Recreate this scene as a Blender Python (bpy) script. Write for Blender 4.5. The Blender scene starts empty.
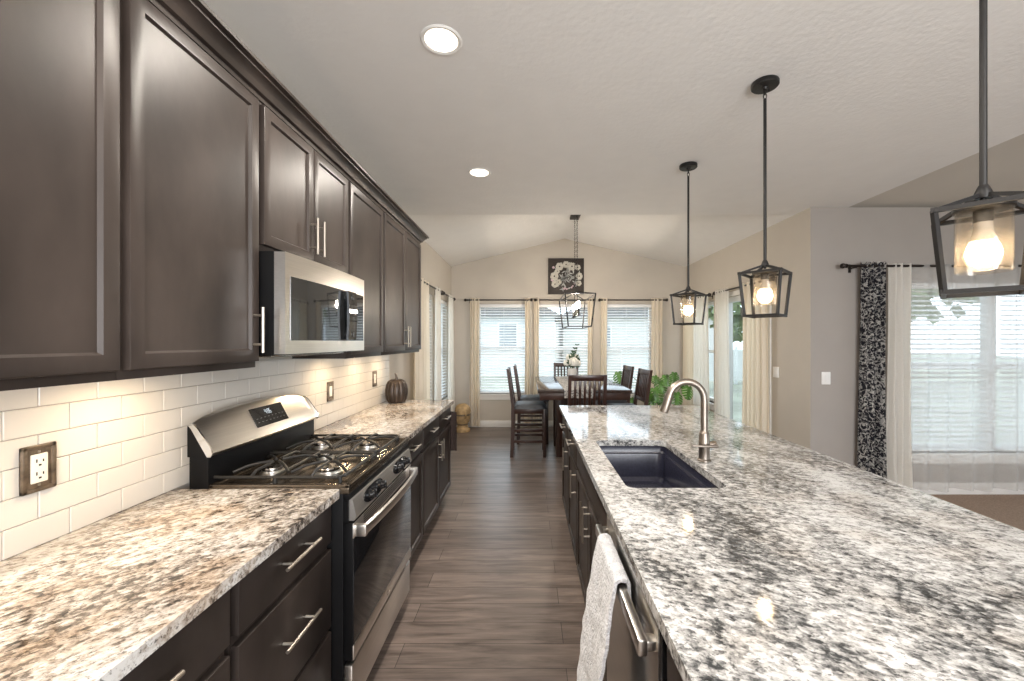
import bpy, bmesh, math, random
from mathutils import Vector, Matrix, noise
random.seed(7)
PI = math.pi
S = bpy.context.scene
COL = S.collection

# ---------------------------------------------------------------- camera
cam_data = bpy.data.cameras.new('camera')
cam = bpy.data.objects.new('camera', cam_data)
COL.objects.link(cam)
cam.location = (0, 0, 1.463)
cam.rotation_euler = (PI/2, 0, 0)
cam_data.sensor_width = 36.0
cam_data.sensor_fit = 'HORIZONTAL'
cam_data.lens = 36.0*412/1024
cam_data.shift_x = -(528.5-512)/1024
cam_data.shift_y = (341.5-340.5)/1024
cam_data.clip_start = 0.02
S.camera = cam

# ---------------------------------------------------------------- world: bright overcast sky
W = bpy.data.worlds.new('overcast_sky')
S.world = W
W.use_nodes = True
_bg = W.node_tree.nodes['Background']
_bg.inputs['Color'].default_value = (0.78, 0.90, 1.0, 1)
_bg.inputs['Strength'].default_value = 3.1

# ---------------------------------------------------------------- exposure
S.view_settings.view_transform = 'Standard'
S.view_settings.look = 'None'
S.view_settings.exposure = 0.12
S.view_settings.gamma = 1.0
S.view_settings.use_curve_mapping = False
S.cycles.use_denoising = True
S.cycles.max_bounces = 12
S.cycles.diffuse_bounces = 6
S.cycles.glossy_bounces = 5
S.cycles.transparent_max_bounces = 24
S.cycles.sample_clamp_indirect = 6.0
S.cycles.caustics_reflective = False
S.cycles.caustics_refractive = False

def area_light(name, loc, rot, sx, sy, power, color, shape='RECTANGLE', spread=PI):
    d = bpy.data.lights.new(name, 'AREA')
    d.shape = shape; d.size = sx; d.size_y = sy; d.energy = power; d.color = color; d.spread = spread
    o = bpy.data.objects.new(name, d); COL.objects.link(o)
    o.location = loc; o.rotation_euler = rot
    return o
# fill lights added inside made-up window openings, both out of the frame
area_light('rear_fill_light', (1.2, -2.45, 1.55), (PI/2+.30, 0, 0), 2.6, 1.7, 190, (0.97, 0.98, 1.0))
area_light('side_fill_light', (6.85, 0.8, 1.55), (PI/2, 0, PI/2), 2.8, 1.6, 15, (0.97, 0.98, 1.0))
CAN_W = 22.0          # recessed ceiling cans
PUCK_W = 1.9          # under-cabinet pucks
BULB_E = 30.0

# ---------------------------------------------------------------- materials
def nodes_of(name):
    m = bpy.data.materials.new(name); m.use_nodes = True
    nt = m.node_tree
    return m, nt, nt.nodes['Principled BSDF'], nt.nodes['Material Output']
def lin(h):
    h = h.lstrip('#')
    v = [int(h[i:i+2], 16)/255 for i in (0, 2, 4)]
    return tuple(c/12.92 if c <= .04045 else ((c+.055)/1.055)**2.4 for c in v)
def node(nt, kind, **kw):
    n = nt.nodes.new(kind)
    for k, v in kw.items():
        if k in n.inputs: n.inputs[k].default_value = v
        else: setattr(n, k, v)
    return n
def coords(nt, scale=(1, 1, 1), rot=(0, 0, 0), src='Object'):
    tc = nt.nodes.new('ShaderNodeTexCoord'); mp = nt.nodes.new('ShaderNodeMapping')
    mp.inputs['Scale'].default_value = scale; mp.inputs['Rotation'].default_value = rot
    nt.links.new(tc.outputs[src], mp.inputs['Vector'])
    return mp.outputs['Vector']
def ramp(nt, fac, stops):
    r = nt.nodes.new('ShaderNodeValToRGB')
    e = r.color_ramp.elements
    while len(e) < len(stops): e.new(0.5)
    for k, (p, c) in enumerate(stops):
        e[k].position = p; e[k].color = (c[0], c[1], c[2], 1)
    nt.links.new(fac, r.inputs['Fac'])
    return r.outputs['Color']
def mixc(nt, fac, a, b, mode='MIX'):
    n = nt.nodes.new('ShaderNodeMix'); n.data_type = 'RGBA'; n.blend_type = mode
    for sock, v in ((n.inputs[0], fac), (n.inputs[6], a), (n.inputs[7], b)):
        if isinstance(v, (int, float)): sock.default_value = v
        elif isinstance(v, tuple): sock.default_value = (v[0], v[1], v[2], 1)
        else: nt.links.new(v, sock)
    return n.outputs[2]
def mat(name, col, rough=.5, metal=0, noise_amt=0, noise_scale=6, bump=0, bump_scale=40, nscale=(1, 1, 1), emit=None, estr=0, spec=.5, coat=0, sheen=0):
    m, nt, b, out = nodes_of(name)
    b.inputs['Roughness'].default_value = rough
    b.inputs['Metallic'].default_value = metal
    b.inputs['Specular IOR Level'].default_value = spec
    b.inputs['Coat Weight'].default_value = coat
    b.inputs['Sheen Weight'].default_value = sheen
    v = coords(nt, nscale)
    n = node(nt, 'ShaderNodeTexNoise', Scale=noise_scale, Detail=5.0)
    nt.links.new(v, n.inputs['Vector'])
    k = noise_amt
    c = ramp(nt, n.outputs['Fac'], [(.3, tuple(x*(1-k) for x in col)), (.7, tuple(min(1, x*(1+k)) for x in col))])
    nt.links.new(c, b.inputs['Base Color'])
    if bump:
        n2 = node(nt, 'ShaderNodeTexNoise', Scale=bump_scale, Detail=4.0)
        nt.links.new(v, n2.inputs['Vector'])
        bp = node(nt, 'ShaderNodeBump', Strength=bump, Distance=.01)
        nt.links.new(n2.outputs['Fac'], bp.inputs['Height']); nt.links.new(bp.outputs['Normal'], b.inputs['Normal'])
    if emit:
        b.inputs['Emission Color'].default_value = (*emit, 1); b.inputs['Emission Strength'].default_value = estr
    return m
def granite(name, tan, rot):
    m, nt, b, out = nodes_of(name)
    v = coords(nt)
    def mapped(scale, r):
        mp = nt.nodes.new('ShaderNodeMapping'); mp.vector_type = 'TEXTURE'
        mp.inputs['Rotation'].default_value = (0, 0, r); mp.inputs['Scale'].default_value = scale
        nt.links.new(v, mp.inputs['Vector']); return mp.outputs[0]
    vf = mapped((1.22, .84, 1), rot)            # flakes, longer along the turned x
    vb = mapped((.75, 1.7, 1), .12)             # drifting bands along the slab
    big = node(nt, 'ShaderNodeTexNoise', Scale=3.4, Detail=5.0, Roughness=.55, Distortion=.5); nt.links.new(vb, big.inputs['Vector'])
    fl = node(nt, 'ShaderNodeTexNoise', Scale=34.0, Detail=9.0, Roughness=.70, Distortion=.12); nt.links.new(vf, fl.inputs['Vector'])
    sp = node(nt, 'ShaderNodeTexNoise', Scale=85.0, Detail=4.0, Roughness=.75); nt.links.new(vf, sp.inputs['Vector'])
    br = node(nt, 'ShaderNodeTexNoise', Scale=6.0, Detail=4.0, Distortion=.4); nt.links.new(vf, br.inputs['Vector'])
    add = node(nt, 'ShaderNodeMath', operation='MULTIPLY_ADD'); nt.links.new(big.outputs['Fac'], add.inputs[0]); add.inputs[1].default_value = .75; add.inputs[2].default_value = -.375
    s1 = node(nt, 'ShaderNodeMath', operation='ADD'); nt.links.new(add.outputs[0], s1.inputs[0]); nt.links.new(fl.outputs['Fac'], s1.inputs[1])
    # crisp mineral grains: one random value per cell, cells bent by the flake noise
    wv = nt.nodes.new('ShaderNodeVectorMath'); wv.operation = 'MULTIPLY_ADD'
    nt.links.new(fl.outputs['Color'], wv.inputs[0]); wv.inputs[1].default_value = (.03, .03, .03); nt.links.new(vf, wv.inputs[2])
    vo = node(nt, 'ShaderNodeTexVoronoi', Scale=105.0); nt.links.new(wv.outputs[0], vo.inputs['Vector'])
    sx = nt.nodes.new('ShaderNodeSeparateColor'); nt.links.new(vo.outputs['Color'], sx.inputs[0])
    gv = node(nt, 'ShaderNodeMath', operation='MULTIPLY_ADD'); nt.links.new(sx.outputs[0], gv.inputs[0]); gv.inputs[1].default_value = .17; gv.inputs[2].default_value = -.075
    s2 = node(nt, 'ShaderNodeMath', operation='ADD'); nt.links.new(s1.outputs[0], s2.inputs[0]); nt.links.new(gv.outputs[0], s2.inputs[1])
    if tan:
        st = [(.32, (.045, .038, .035)), (.40, (.16, .135, .115)), (.455, (.31, .27, .235)), (.52, (.42, .385, .35)), (.64, (.60, .585, .565))]
    else:
        st = [(.32, (.045, .047, .049)), (.395, (.145, .146, .147)), (.455, (.285, .284, .282)), (.53, (.44, .438, .43)), (.65, (.66, .665, .67))]
    c = ramp(nt, s2.outputs[0], st)
    bmask = ramp(nt, br.outputs['Fac'], [(.50, (0, 0, 0)), (.66, (1, 1, 1))])
    f = nt.nodes.new('ShaderNodeMath'); f.operation = 'MULTIPLY'; nt.links.new(bmask, f.inputs[0]); f.inputs[1].default_value = .65 if tan else .35
    c = mixc(nt, f.outputs[0], c, (.80, .64, .49) if tan else (.80, .71, .62), 'MULTIPLY')
    smask = ramp(nt, sp.outputs['Fac'], [(.36, (.13, .125, .12)), (.44, (1, 1, 1))])
    c = mixc(nt, .8, c, smask, 'MULTIPLY')
    nt.links.new(c, b.inputs['Base Color'])
    b.inputs['Roughness'].default_value = .07
    b.inputs['Specular IOR Level'].default_value = .6
    return m
def wood_floor(name):
    m, nt, b, out = nodes_of(name)
    v = coords(nt)
    bt = nt.nodes.new('ShaderNodeTexBrick')
    bt.offset = .37; bt.squash = 1
    bt.inputs['Scale'].default_value = 1; bt.inputs['Brick Width'].default_value = 1.22; bt.inputs['Row Height'].default_value = .152
    bt.inputs['Mortar Size'].default_value = .0016; bt.inputs['Mortar Smooth'].default_value = .3; bt.inputs['Bias'].default_value = 0
    bt.inputs['Color1'].default_value = (0.215, 0.174, 0.151, 1); bt.inputs['Color2'].default_value = (0.142, 0.113, 0.098, 1); bt.inputs['Mortar'].default_value = (.03, .024, .02, 1)
    nt.links.new(v, bt.inputs['Vector'])
    mp = nt.nodes.new('ShaderNodeMapping'); mp.inputs['Scale'].default_value = (.9, 9, 1); nt.links.new(v, mp.inputs['Vector'])
    g = node(nt, 'ShaderNodeTexNoise', Scale=3.0, Detail=7.0, Roughness=.62, Distortion=.5); nt.links.new(mp.outputs[0], g.inputs['Vector'])
    gc = ramp(nt, g.outputs['Fac'], [(.3, (.45, .42, .40)), (.5, (.95, .93, .92)), (.72, (1.5, 1.45, 1.4))])
    c = mixc(nt, .9, bt.outputs['Color'], gc, 'MULTIPLY')
    nt.links.new(c, b.inputs['Base Color'])
    b.inputs['Roughness'].default_value = .33
    bp = node(nt, 'ShaderNodeBump', Strength=.12, Distance=.004); nt.links.new(g.outputs['Fac'], bp.inputs['Height']); nt.links.new(bp.outputs['Normal'], b.inputs['Normal'])
    return m
def thin_glass(name, tint=(1, 1, 1), gloss=.08, haze=0):
    m, nt, b, out = nodes_of(name)
    nt.nodes.remove(b)
    t = nt.nodes.new('ShaderNodeBsdfTransparent'); t.inputs['Color'].default_value = (*tint, 1)
    g = nt.nodes.new('ShaderNodeBsdfGlossy'); g.inputs['Roughness'].default_value = .02
    lw = nt.nodes.new('ShaderNodeLayerWeight'); lw.inputs['Blend'].default_value = .5
    pw = node(nt, 'ShaderNodeMath', operation='POWER'); nt.links.new(lw.outputs['Facing'], pw.inputs[0]); pw.inputs[1].default_value = 4.0
    ma = node(nt, 'ShaderNodeMath', operation='MULTIPLY_ADD'); nt.links.new(pw.outputs[0], ma.inputs[0]); ma.inputs[1].default_value = .6; ma.inputs[2].default_value = gloss*.5
    mx = nt.nodes.new('ShaderNodeMixShader')
    if haze:       # a faint frosting that catches the bulb's light
        df = nt.nodes.new('ShaderNodeBsdfTranslucent'); df.inputs['Color'].default_value = (.95, .88, .78, 1)
        m0 = nt.nodes.new('ShaderNodeMixShader'); m0.inputs[0].default_value = haze
        nt.links.new(t.outputs[0], m0.inputs[1]); nt.links.new(df.outputs[0], m0.inputs[2]); t = m0
    nt.links.new(ma.outputs[0], mx.inputs[0]); nt.links.new(t.outputs[0], mx.inputs[1]); nt.links.new(g.outputs[0], mx.inputs[2])
    nt.links.new(mx.outputs[0], out.inputs['Surface'])
    return m
def fabric(name, col, translucent=.4, clear=0.0, bump=.15, pattern=None):
    m, nt, b, out = nodes_of(name)
    b.inputs['Roughness'].default_value = .9; b.inputs['Specular IOR Level'].default_value = .1
    tr = nt.nodes.new('ShaderNodeBsdfTranslucent')
    v = coords(nt)
    if pattern:
        n = node(nt, 'ShaderNodeTexVoronoi', Scale=16.0, feature='DISTANCE_TO_EDGE'); nt.links.new(v, n.inputs['Vector'])
        n2 = node(nt, 'ShaderNodeTexNoise', Scale=17.0, Detail=2.5, Distortion=2.6); nt.links.new(v, n2.inputs['Vector'])
        c = ramp(nt, n2.outputs['Fac'], [(.52, pattern[0]), (.56, pattern[1])])
        c2 = ramp(nt, n.outputs['Distance'], [(.03, pattern[1]), (.05, pattern[0])])
        c = mixc(nt, .35, c, c2)
    else:
        n = node(nt, 'ShaderNodeTexNoise', Scale=120.0, Detail=2.0); nt.links.new(v, n.inputs['Vector'])
        c = ramp(nt, n.outputs['Fac'], [(.3, tuple(x*.94 for x in col)), (.7, col)])
    nt.links.new(c, b.inputs['Base Color']); nt.links.new(c, tr.inputs['Color'])
    mx = nt.nodes.new('ShaderNodeMixShader'); mx.inputs[0].default_value = translucent
    nt.links.new(b.outputs[0], mx.inputs[1]); nt.links.new(tr.outputs[0], mx.inputs[2])
    last = mx
    if clear:
        tp = nt.nodes.new('ShaderNodeBsdfTransparent'); m2 = nt.nodes.new('ShaderNodeMixShader'); m2.inputs[0].default_value = clear
        nt.links.new(mx.outputs[0], m2.inputs[1]); nt.links.new(tp.outputs[0], m2.inputs[2]); last = m2
    nt.links.new(last.outputs[0], out.inputs['Surface'])
    return m

M = {}
M['ceiling'] = mat('ceiling_paint', (.80, .79, .775), .9, bump=.2, bump_scale=34, nscale=(1, 1, 1), noise_amt=.015)
M['wall'] = mat('greige_wall_paint', (.53, .487, .43), .85, noise_amt=.015, bump=.05, bump_scale=90)
M['wall_shaded'] = mat('shaded_wall_paint', (.36, .33, .305), .85, noise_amt=.015, bump=.05, bump_scale=90)  # same greige paint, darkened to carry the shade on the window wall
M['white'] = mat('white_trim_paint', (.80, .79, .77), .4, noise_amt=.01)
M['vinyl'] = mat('white_vinyl', (.82, .83, .83), .35, noise_amt=.01)
M['slat'] = mat('white_blind_slat', (.86, .87, .88), .4, noise_amt=.01)
M['floor'] = wood_floor('grey_brown_plank_floor')
M['carpet'] = mat('tan_carpet', (.33, .235, .175), .95, noise_amt=.25, noise_scale=90, bump=.6, bump_scale=160)
M['espresso'] = mat('espresso_stained_wood', (.039, .030, .026), .38, spec=.25, noise_amt=.5, noise_scale=4, nscale=(1, 1, .5), bump=.03, bump_scale=30)
M['espresso_dark'] = mat('dark_cabinet_interior', (.022, .018, .016), .5, noise_amt=.2)
M['steel'] = mat('brushed_stainless_steel', (.70, .67, .63), .28, 1, noise_amt=.05, noise_scale=8, nscale=(8, .4, 30))
M['steel_dark'] = mat('dark_stainless_steel', (.34, .32, .30), .22, 1, noise_amt=.05, nscale=(8, .4, 30))
M['steel_panel'] = mat('satin_stainless_panel', (.66, .63, .60), .42, 1, noise_amt=.04, nscale=(8, .4, 30))
M['faucet'] = mat('satin_champagne_nickel', (.29, .25, .215), .40, 1, noise_amt=.03)
M['nickel'] = mat('brushed_nickel', (.52, .47, .41), .38, 1, noise_amt=.03)
M['chrome'] = mat('polished_steel', (.75, .74, .72), .12, 1, noise_amt=.02)
M['blackgloss'] = mat('black_glass', (.008, .008, .009), .05, noise_amt=.1, spec=.6)
M['mirrorglass'] = mat('dark_mirror_glass', (.11, .115, .12), .04, .85, noise_amt=.02)
M['black'] = mat('black_enamel', (.005, .005, .0055), .42, spec=.12, noise_amt=.1)
M['iron'] = mat('black_cast_iron', (.02, .019, .018), .45, .3, noise_amt=.3, noise_scale=60, bump=.15, bump_scale=200)
M['cooktop'] = mat('bronze_black_cooktop', (.13, .105, .08), .2, .85, noise_amt=.02)
M['tile'] = mat('white_glazed_tile', (.66, .625, .58), .16, noise_amt=.025, noise_scale=3)
M['grout'] = mat('light_grey_grout', (.36, .33, .295), .9, noise_amt=.05)
M['granite_tan'] = granite('tan_granite', True, .75)
M['granite_grey'] = granite('grey_white_granite', False, -.45)
M['bronze'] = mat('oil_rubbed_bronze', (.21, .165, .125), .38, .8, noise_amt=.35, noise_scale=40)
M['lampblack'] = mat('black_lamp_metal', (.014, .013, .013), .42, .3, noise_amt=.15)
M['ivory'] = mat('ivory_plastic', (.80, .76, .68), .4, noise_amt=.01)
M['collar'] = mat('bulb_collar', (.42, .38, .33), .5, noise_amt=.02)
M['slot'] = mat('dark_slot', (.02, .02, .02), .6)
M['glass'] = thin_glass('window_glass', (.97, .985, .99), 0)
M['shade_glass'] = thin_glass('clear_lamp_glass', (.99, .965, .93), .08, .035)
M['bulb'] = mat('glowing_bulb', (1, .9, .75), .4, emit=(1.0, .74, .45), estr=BULB_E)
M['candle_bulb'] = mat('glowing_candle_bulb', (1, .9, .75), .4, emit=(1.0, .86, .70), estr=430)
M['can_lens'] = mat('lit_can_lens', (1, .95, .85), .4, emit=(1.0, .86, .68), estr=6.0)
M['puck_lens'] = mat('lit_puck_lens', (1, .9, .75), .4, emit=(1.0, .70, .38), estr=8.0)
M['sink'] = mat('navy_black_composite_sink', (.024, .025, .042), .26, noise_amt=.2, noise_scale=80)
M['cream_curtain'] = fabric('cream_curtain_cloth', (.93, .87, .77), .5)
M['white_curtain'] = fabric('white_curtain_cloth', (.94, .92, .88), .6)
M['sheer'] = fabric('sheer_white_voile', (.86, .85, .83), .5, .52)
M['damask'] = fabric('black_white_damask', (.1, .1, .1), .12, 0, pattern=((.022, .022, .028), (.55, .53, .50)))
M['rod'] = mat('dark_bronze_rod', (.035, .028, .025), .35, .7, noise_amt=.15)
M['towel'] = mat('pale_grey_plush_towel', (.74, .755, .80), .95, noise_amt=.16, noise_scale=28, bump=1.0, bump_scale=110, sheen=.5)
M['cherry'] = mat('dark_cherry_wood', (.040, .018, .013), .28, noise_amt=.35, noise_scale=7, nscale=(1, 1, .3))
M['tabletop'] = mat('polished_dark_table', (.040, .026, .022), .12, noise_amt=.3, noise_scale=6, nscale=(3, .4, 1))
M['leather'] = mat('charcoal_vinyl_seat', (.050, .058, .070), .45, noise_amt=.15, noise_scale=20, bump=.1, bump_scale=120)
M['pumpkin'] = mat('dark_pewter_pumpkin', (.045, .034, .029), .34, .45, noise_amt=.35, noise_scale=18)
M['urn'] = mat('tan_rustic_urn', (.44, .30, .15), .6, noise_amt=.35, noise_scale=14)
M['leaf'] = mat('green_monstera_leaf', (.075, .19, .028), .34, noise_amt=.6, noise_scale=14)
M['stem'] = mat('green_stem', (.10, .17, .05), .5, noise_amt=.2)
M['soil'] = mat('potting_soil', (.03, .02, .015), .95, noise_amt=.4, noise_scale=60)
M['pot'] = mat('cream_planter', (.60, .55, .48), .5, noise_amt=.05)
M['ceramic'] = mat('white_ceramic', (.80, .77, .74), .25, noise_amt=.02)
M['petal'] = mat('cream_rose_petal', (.90, .87, .79), .7, noise_amt=.06, noise_scale=30)
M['floret'] = mat('white_painted_flower', (.50, .48, .42), .7, noise_amt=.2, noise_scale=30)
M['bud'] = mat('mauve_painted_bud', (.55, .42, .46), .7, noise_amt=.12)
M['canvas'] = mat('dark_brown_board', (.030, .022, .018), .6, noise_amt=.4, noise_scale=9, nscale=(1, 1, 6))
M['paintgrey'] = mat('pale_grey_paint', (.42, .43, .42), .7, noise_amt=.2)
M['darkleaf'] = mat('dark_green_leaf', (.03, .075, .03), .5, noise_amt=.3)
M['runner'] = fabric('patterned_runner_cloth', (.5, .5, .5), .05, 0, pattern=((.62, .60, .57), (.05, .05, .06)))
M['darkcloth'] = mat('dark_brown_cloth', (.030, .018, .015), .9, noise_amt=.3, noise_scale=30, bump=.3)
M['lawn'] = mat('winter_lawn', (.30, .31, .25), .95, noise_amt=.35, noise_scale=.7)
M['siding'] = mat('pale_house_siding', (.68, .69, .70), .8, noise_amt=.08, noise_scale=3, nscale=(.2, .2, 8))
M['siding_tan'] = mat('tan_house_siding', (.60, .58, .55), .8, noise_amt=.08, noise_scale=3, nscale=(.2, .2, 8))
M['roofing'] = mat('grey_roof_shingle', (.20, .19, .19), .9, noise_amt=.2, noise_scale=10)
M['dayglass'] = mat('dark_window_glass', (.30, .32, .34), .1)
M['bark'] = mat('grey_tree_bark', (.16, .13, .10), .9, noise_amt=.3)
M['foliage'] = mat('pale_green_foliage', (.20, .26, .12), .8, noise_amt=.4, noise_scale=2)
M['fence'] = mat('white_fence_vinyl', (.70, .71, .70), .6, noise_amt=.03)
M['display'] = mat('lit_clock_digits', (.1, .2, .25), .4, emit=(.95, .97, 1.0), estr=.7)

# ---------------------------------------------------------------- mesh builder
class MB:
    def __init__(s): s.b = bmesh.new()
    def box(s, x0, x1, y0, y1, z0, z1, bev=0, seg=2, rot=None):
        r = bmesh.ops.create_cube(s.b, size=1)
        vs = r['verts']
        for v in vs:
            v.co = Vector(((x0+x1)/2+v.co.x*(x1-x0), (y0+y1)/2+v.co.y*(y1-y0), (z0+z1)/2+v.co.z*(z1-z0)))
        if bev:
            es = list({e for v in vs for e in v.link_edges})
            r2 = bmesh.ops.bevel(s.b, geom=es, offset=bev, offset_type='OFFSET', segments=seg, profile=.5, affect='EDGES')
            vs = list({v for f in r2['faces'] for v in f.verts} | {v for v in vs if v.is_valid})
        if rot is not None:
            for v in vs: v.co = rot @ v.co
        return s
    def obox(s, c, size, R, bev=0):
        """box of a size about c, turned by matrix R"""
        r = bmesh.ops.create_cube(s.b, size=1); vs = r['verts']
        for v in vs: v.co = Vector((v.co.x*size[0], v.co.y*size[1], v.co.z*size[2]))
        if bev:
            es = list({e for v in vs for e in v.link_edges})
            r2 = bmesh.ops.bevel(s.b, geom=es, offset=bev, offset_type='OFFSET', segments=2, profile=.5, affect='EDGES')
            vs = list({v for f in r2['faces'] for v in f.verts} | {v for v in vs if v.is_valid})
        for v in vs: v.co = R @ v.co + Vector(c)
        return s
    def bar(s, p0, p1, w, h=None, bev=0):
        """square bar from p0 to p1"""
        p0 = Vector(p0); p1 = Vector(p1); d = p1-p0
        R = d.to_track_quat('Z', 'Y').to_matrix()
        return s.obox((p0+p1)/2, (w, h or w, d.length), R, bev)
    def tube(s, pts, r, n=10, closed=False, cap=True):
        pts = [Vector(p) for p in pts]; N = len(pts)
        rad = r if isinstance(r, (list, tuple)) else [r]*N
        rings = []; up = None
        for i, p in enumerate(pts):
            if closed: t = pts[(i+1) % N]-pts[i-1]
            else: t = pts[min(i+1, N-1)]-pts[max(i-1, 0)]
            t.normalize()
            if up is None:
                up = Vector((0, 0, 1)) if abs(t.z) < .9 else Vector((1, 0, 0))
            u = (up-t*up.dot(t)).normalized(); w = t.cross(u); up = u
            rings.append([s.b.verts.new(p+(u*math.cos(2*PI*k/n)+w*math.sin(2*PI*k/n))*rad[i]) for k in range(n)])
        m = N if closed else N-1
        for i in range(m):
            a, c = rings[i], rings[(i+1) % N]
            for k in range(n): s.b.faces.new((a[k], a[(k+1) % n], c[(k+1) % n], c[k]))
        if cap and not closed:
            s.b.faces.new(rings[0][::-1]); s.b.faces.new(rings[-1])
        return s
    def lathe(s, prof, c=(0, 0, 0), n=24, ribs=0, ribamp=0, axis='Z', cap=True):
        rings = []
        for (r, z) in prof:
            ring = []
            for k in range(n):
                a = 2*PI*k/n
                rr = r*(1-ribamp*(1-abs(math.cos(a*ribs/2))**.6)) if ribs else r
                v = Vector((rr*math.cos(a), rr*math.sin(a), z))
                if axis == 'X': v = Vector((v.z, v.x, v.y))
                elif axis == 'Y': v = Vector((v.y, v.z, v.x))
                ring.append(s.b.verts.new(v+Vector(c)))
            rings.append(ring)
        for a, d in zip(rings, rings[1:]):
            for k in range(n): s.b.faces.new((a[k], a[(k+1) % n], d[(k+1) % n], d[k]))
        if cap:
            if prof[0][0] > 1e-5: s.b.faces.new(rings[0][::-1])
            if prof[-1][0] > 1e-5: s.b.faces.new(rings[-1])
        bmesh.ops.remove_doubles(s.b, verts=[v for r in (rings[0], rings[-1]) for v in r], dist=1e-5)
        return s
    def prism(s, poly, axis, a0, a1):
        """extrude a 2-d polygon along an axis: X -> (y,z), Y -> (x,z), Z -> (x,y)"""
        def P(u, v, a):
            return {'X': (a, u, v), 'Y': (u, a, v), 'Z': (u, v, a)}[axis]
        A = [s.b.verts.new(P(u, v, a0)) for u, v in poly]; B = [s.b.verts.new(P(u, v, a1)) for u, v in poly]
        n = len(poly)
        s.b.faces.new(A[::-1]); s.b.faces.new(B)
        for i in range(n): s.b.faces.new((A[i], A[(i+1) % n], B[(i+1) % n], B[i]))
        return s
    def grid(s, nu, nv, f, thick=0):
        V = [[s.b.verts.new(f(i/nu, j/nv)) for j in range(nv+1)] for i in range(nu+1)]
        fs = [s.b.faces.new((V[i][j], V[i+1][j], V[i+1][j+1], V[i][j+1])) for i in range(nu) for j in range(nv)]
        if thick:          # a second sheet behind the first, joined round the rim
            P = [[V[i][j].co.copy() for j in range(nv+1)] for i in range(nu+1)]
            B = []
            for i in range(nu+1):
                row = []
                for j in range(nv+1):
                    du = P[min(i+1, nu)][j]-P[max(i-1, 0)][j]; dv = P[i][min(j+1, nv)]-P[i][max(j-1, 0)]
                    n = du.cross(dv)
                    n = n.normalized() if n.length > 1e-12 else Vector((0, 0, 1))
                    row.append(s.b.verts.new(P[i][j]+n*thick))
                B.append(row)
            for i in range(nu):
                for j in range(nv): s.b.faces.new((B[i][j], B[i][j+1], B[i+1][j+1], B[i+1][j]))
            for i in range(nu):
                for j in (0, nv): s.b.faces.new((V[i][j], V[i+1][j], B[i+1][j], B[i][j]))
            for j in range(nv):
                for i in (0, nu): s.b.faces.new((V[i][j], V[i][j+1], B[i][j+1], B[i][j]))
        return s
    def sphere(s, c, r, sc=(1, 1, 1), n=16):
        x = bmesh.ops.create_uvsphere(s.b, u_segments=n, v_segments=max(6, n//2), radius=r)
        for v in x['verts']: v.co = Vector((v.co.x*sc[0], v.co.y*sc[1], v.co.z*sc[2]))+Vector(c)
        return s
    def faces(s, vs, fs):
        V = [s.b.verts.new(v) for v in vs]
        for f in fs: s.b.faces.new([V[i] for i in f])
        return s
    def xform(s, m):
        for v in s.b.verts: v.co = m @ v.co
        return s

ORG = {}
def setp(o, label=None, cat=None, group=None, kind=None):
    if label: o['label'] = label
    if cat: o['category'] = cat
    if group: o['group'] = group
    if kind: o['kind'] = kind
    return o
def obj(name, mb, m, parent=None, label=None, cat=None, group=None, kind=None, flat=False):
    """link the shape as ONE mesh object; its vertices are given in the scene's (or its unturned thing's) coordinates"""
    b = mb.b
    bmesh.ops.recalc_face_normals(b, faces=b.faces)
    for f in b.faces: f.smooth = not flat
    for e in b.edges:
        if len(e.link_faces) != 2 or e.calc_face_angle(0) > math.radians(31): e.smooth = False
    if parent is not None: org = ORG[parent.name]
    else:
        xs = [v.co.x for v in b.verts]; ys = [v.co.y for v in b.verts]; zs = [v.co.z for v in b.verts]
        org = Vector(((min(xs)+max(xs))/2, (min(ys)+max(ys))/2, min(zs)))
    for v in b.verts: v.co -= org
    me = bpy.data.meshes.new(name); b.to_mesh(me); b.free()
    o = bpy.data.objects.new(name, me); COL.objects.link(o)
    me.materials.append(m)
    if parent is None: o.location = org
    else: o.parent = parent
    ORG[o.name] = org
    return setp(o, label, cat, group, kind)
def thing(name, label, cat, loc=(0, 0, 0), group=None, kind=None):
    o = bpy.data.objects.new(name, None); COL.objects.link(o)
    o.location = loc; o.empty_display_size = .1
    ORG[o.name] = Vector(loc)
    return setp(o, label, cat, group, kind)
def dup(root, loc, rotz=None, label=None, group=None):
    def cp(o, parent):
        c = o.copy(); COL.objects.link(c)
        if parent is not None: c.parent = parent
        for ch in list(o.children): cp(ch, c)
        return c
    r = cp(root, None)
    r.location = loc
    if rotz is not None: r.rotation_euler = (0, 0, rotz)
    if label: r['label'] = label
    if group: r['group'] = group
    ORG[r.name] = Vector(loc)
    return r
def holed(mb, axis, a0, a1, u0, u1, v0, v1, holes):
    """a slab (wall) with rectangular openings, cut into boxes; axis = its normal"""
    us = sorted({u0, u1, *[h[0] for h in holes], *[h[1] for h in holes]})
    vs = sorted({v0, v1, *[h[2] for h in holes], *[h[3] for h in holes]})
    for i in range(len(us)-1):
        col = []
        for j in range(len(vs)-1):
            cu, cv = (us[i]+us[i+1])/2, (vs[j]+vs[j+1])/2
            if any(h[0] < cu < h[1] and h[2] < cv < h[3] for h in holes): continue
            if col and abs(col[-1][1]-vs[j]) < 1e-6: col[-1][1] = vs[j+1]
            else: col.append([vs[j], vs[j+1]])
        for (p, q) in col:
            if axis == 'X': mb.box(a0, a1, us[i], us[i+1], p, q)
            else: mb.box(us[i], us[i+1], a0, a1, p, q)
    return mb
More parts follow.
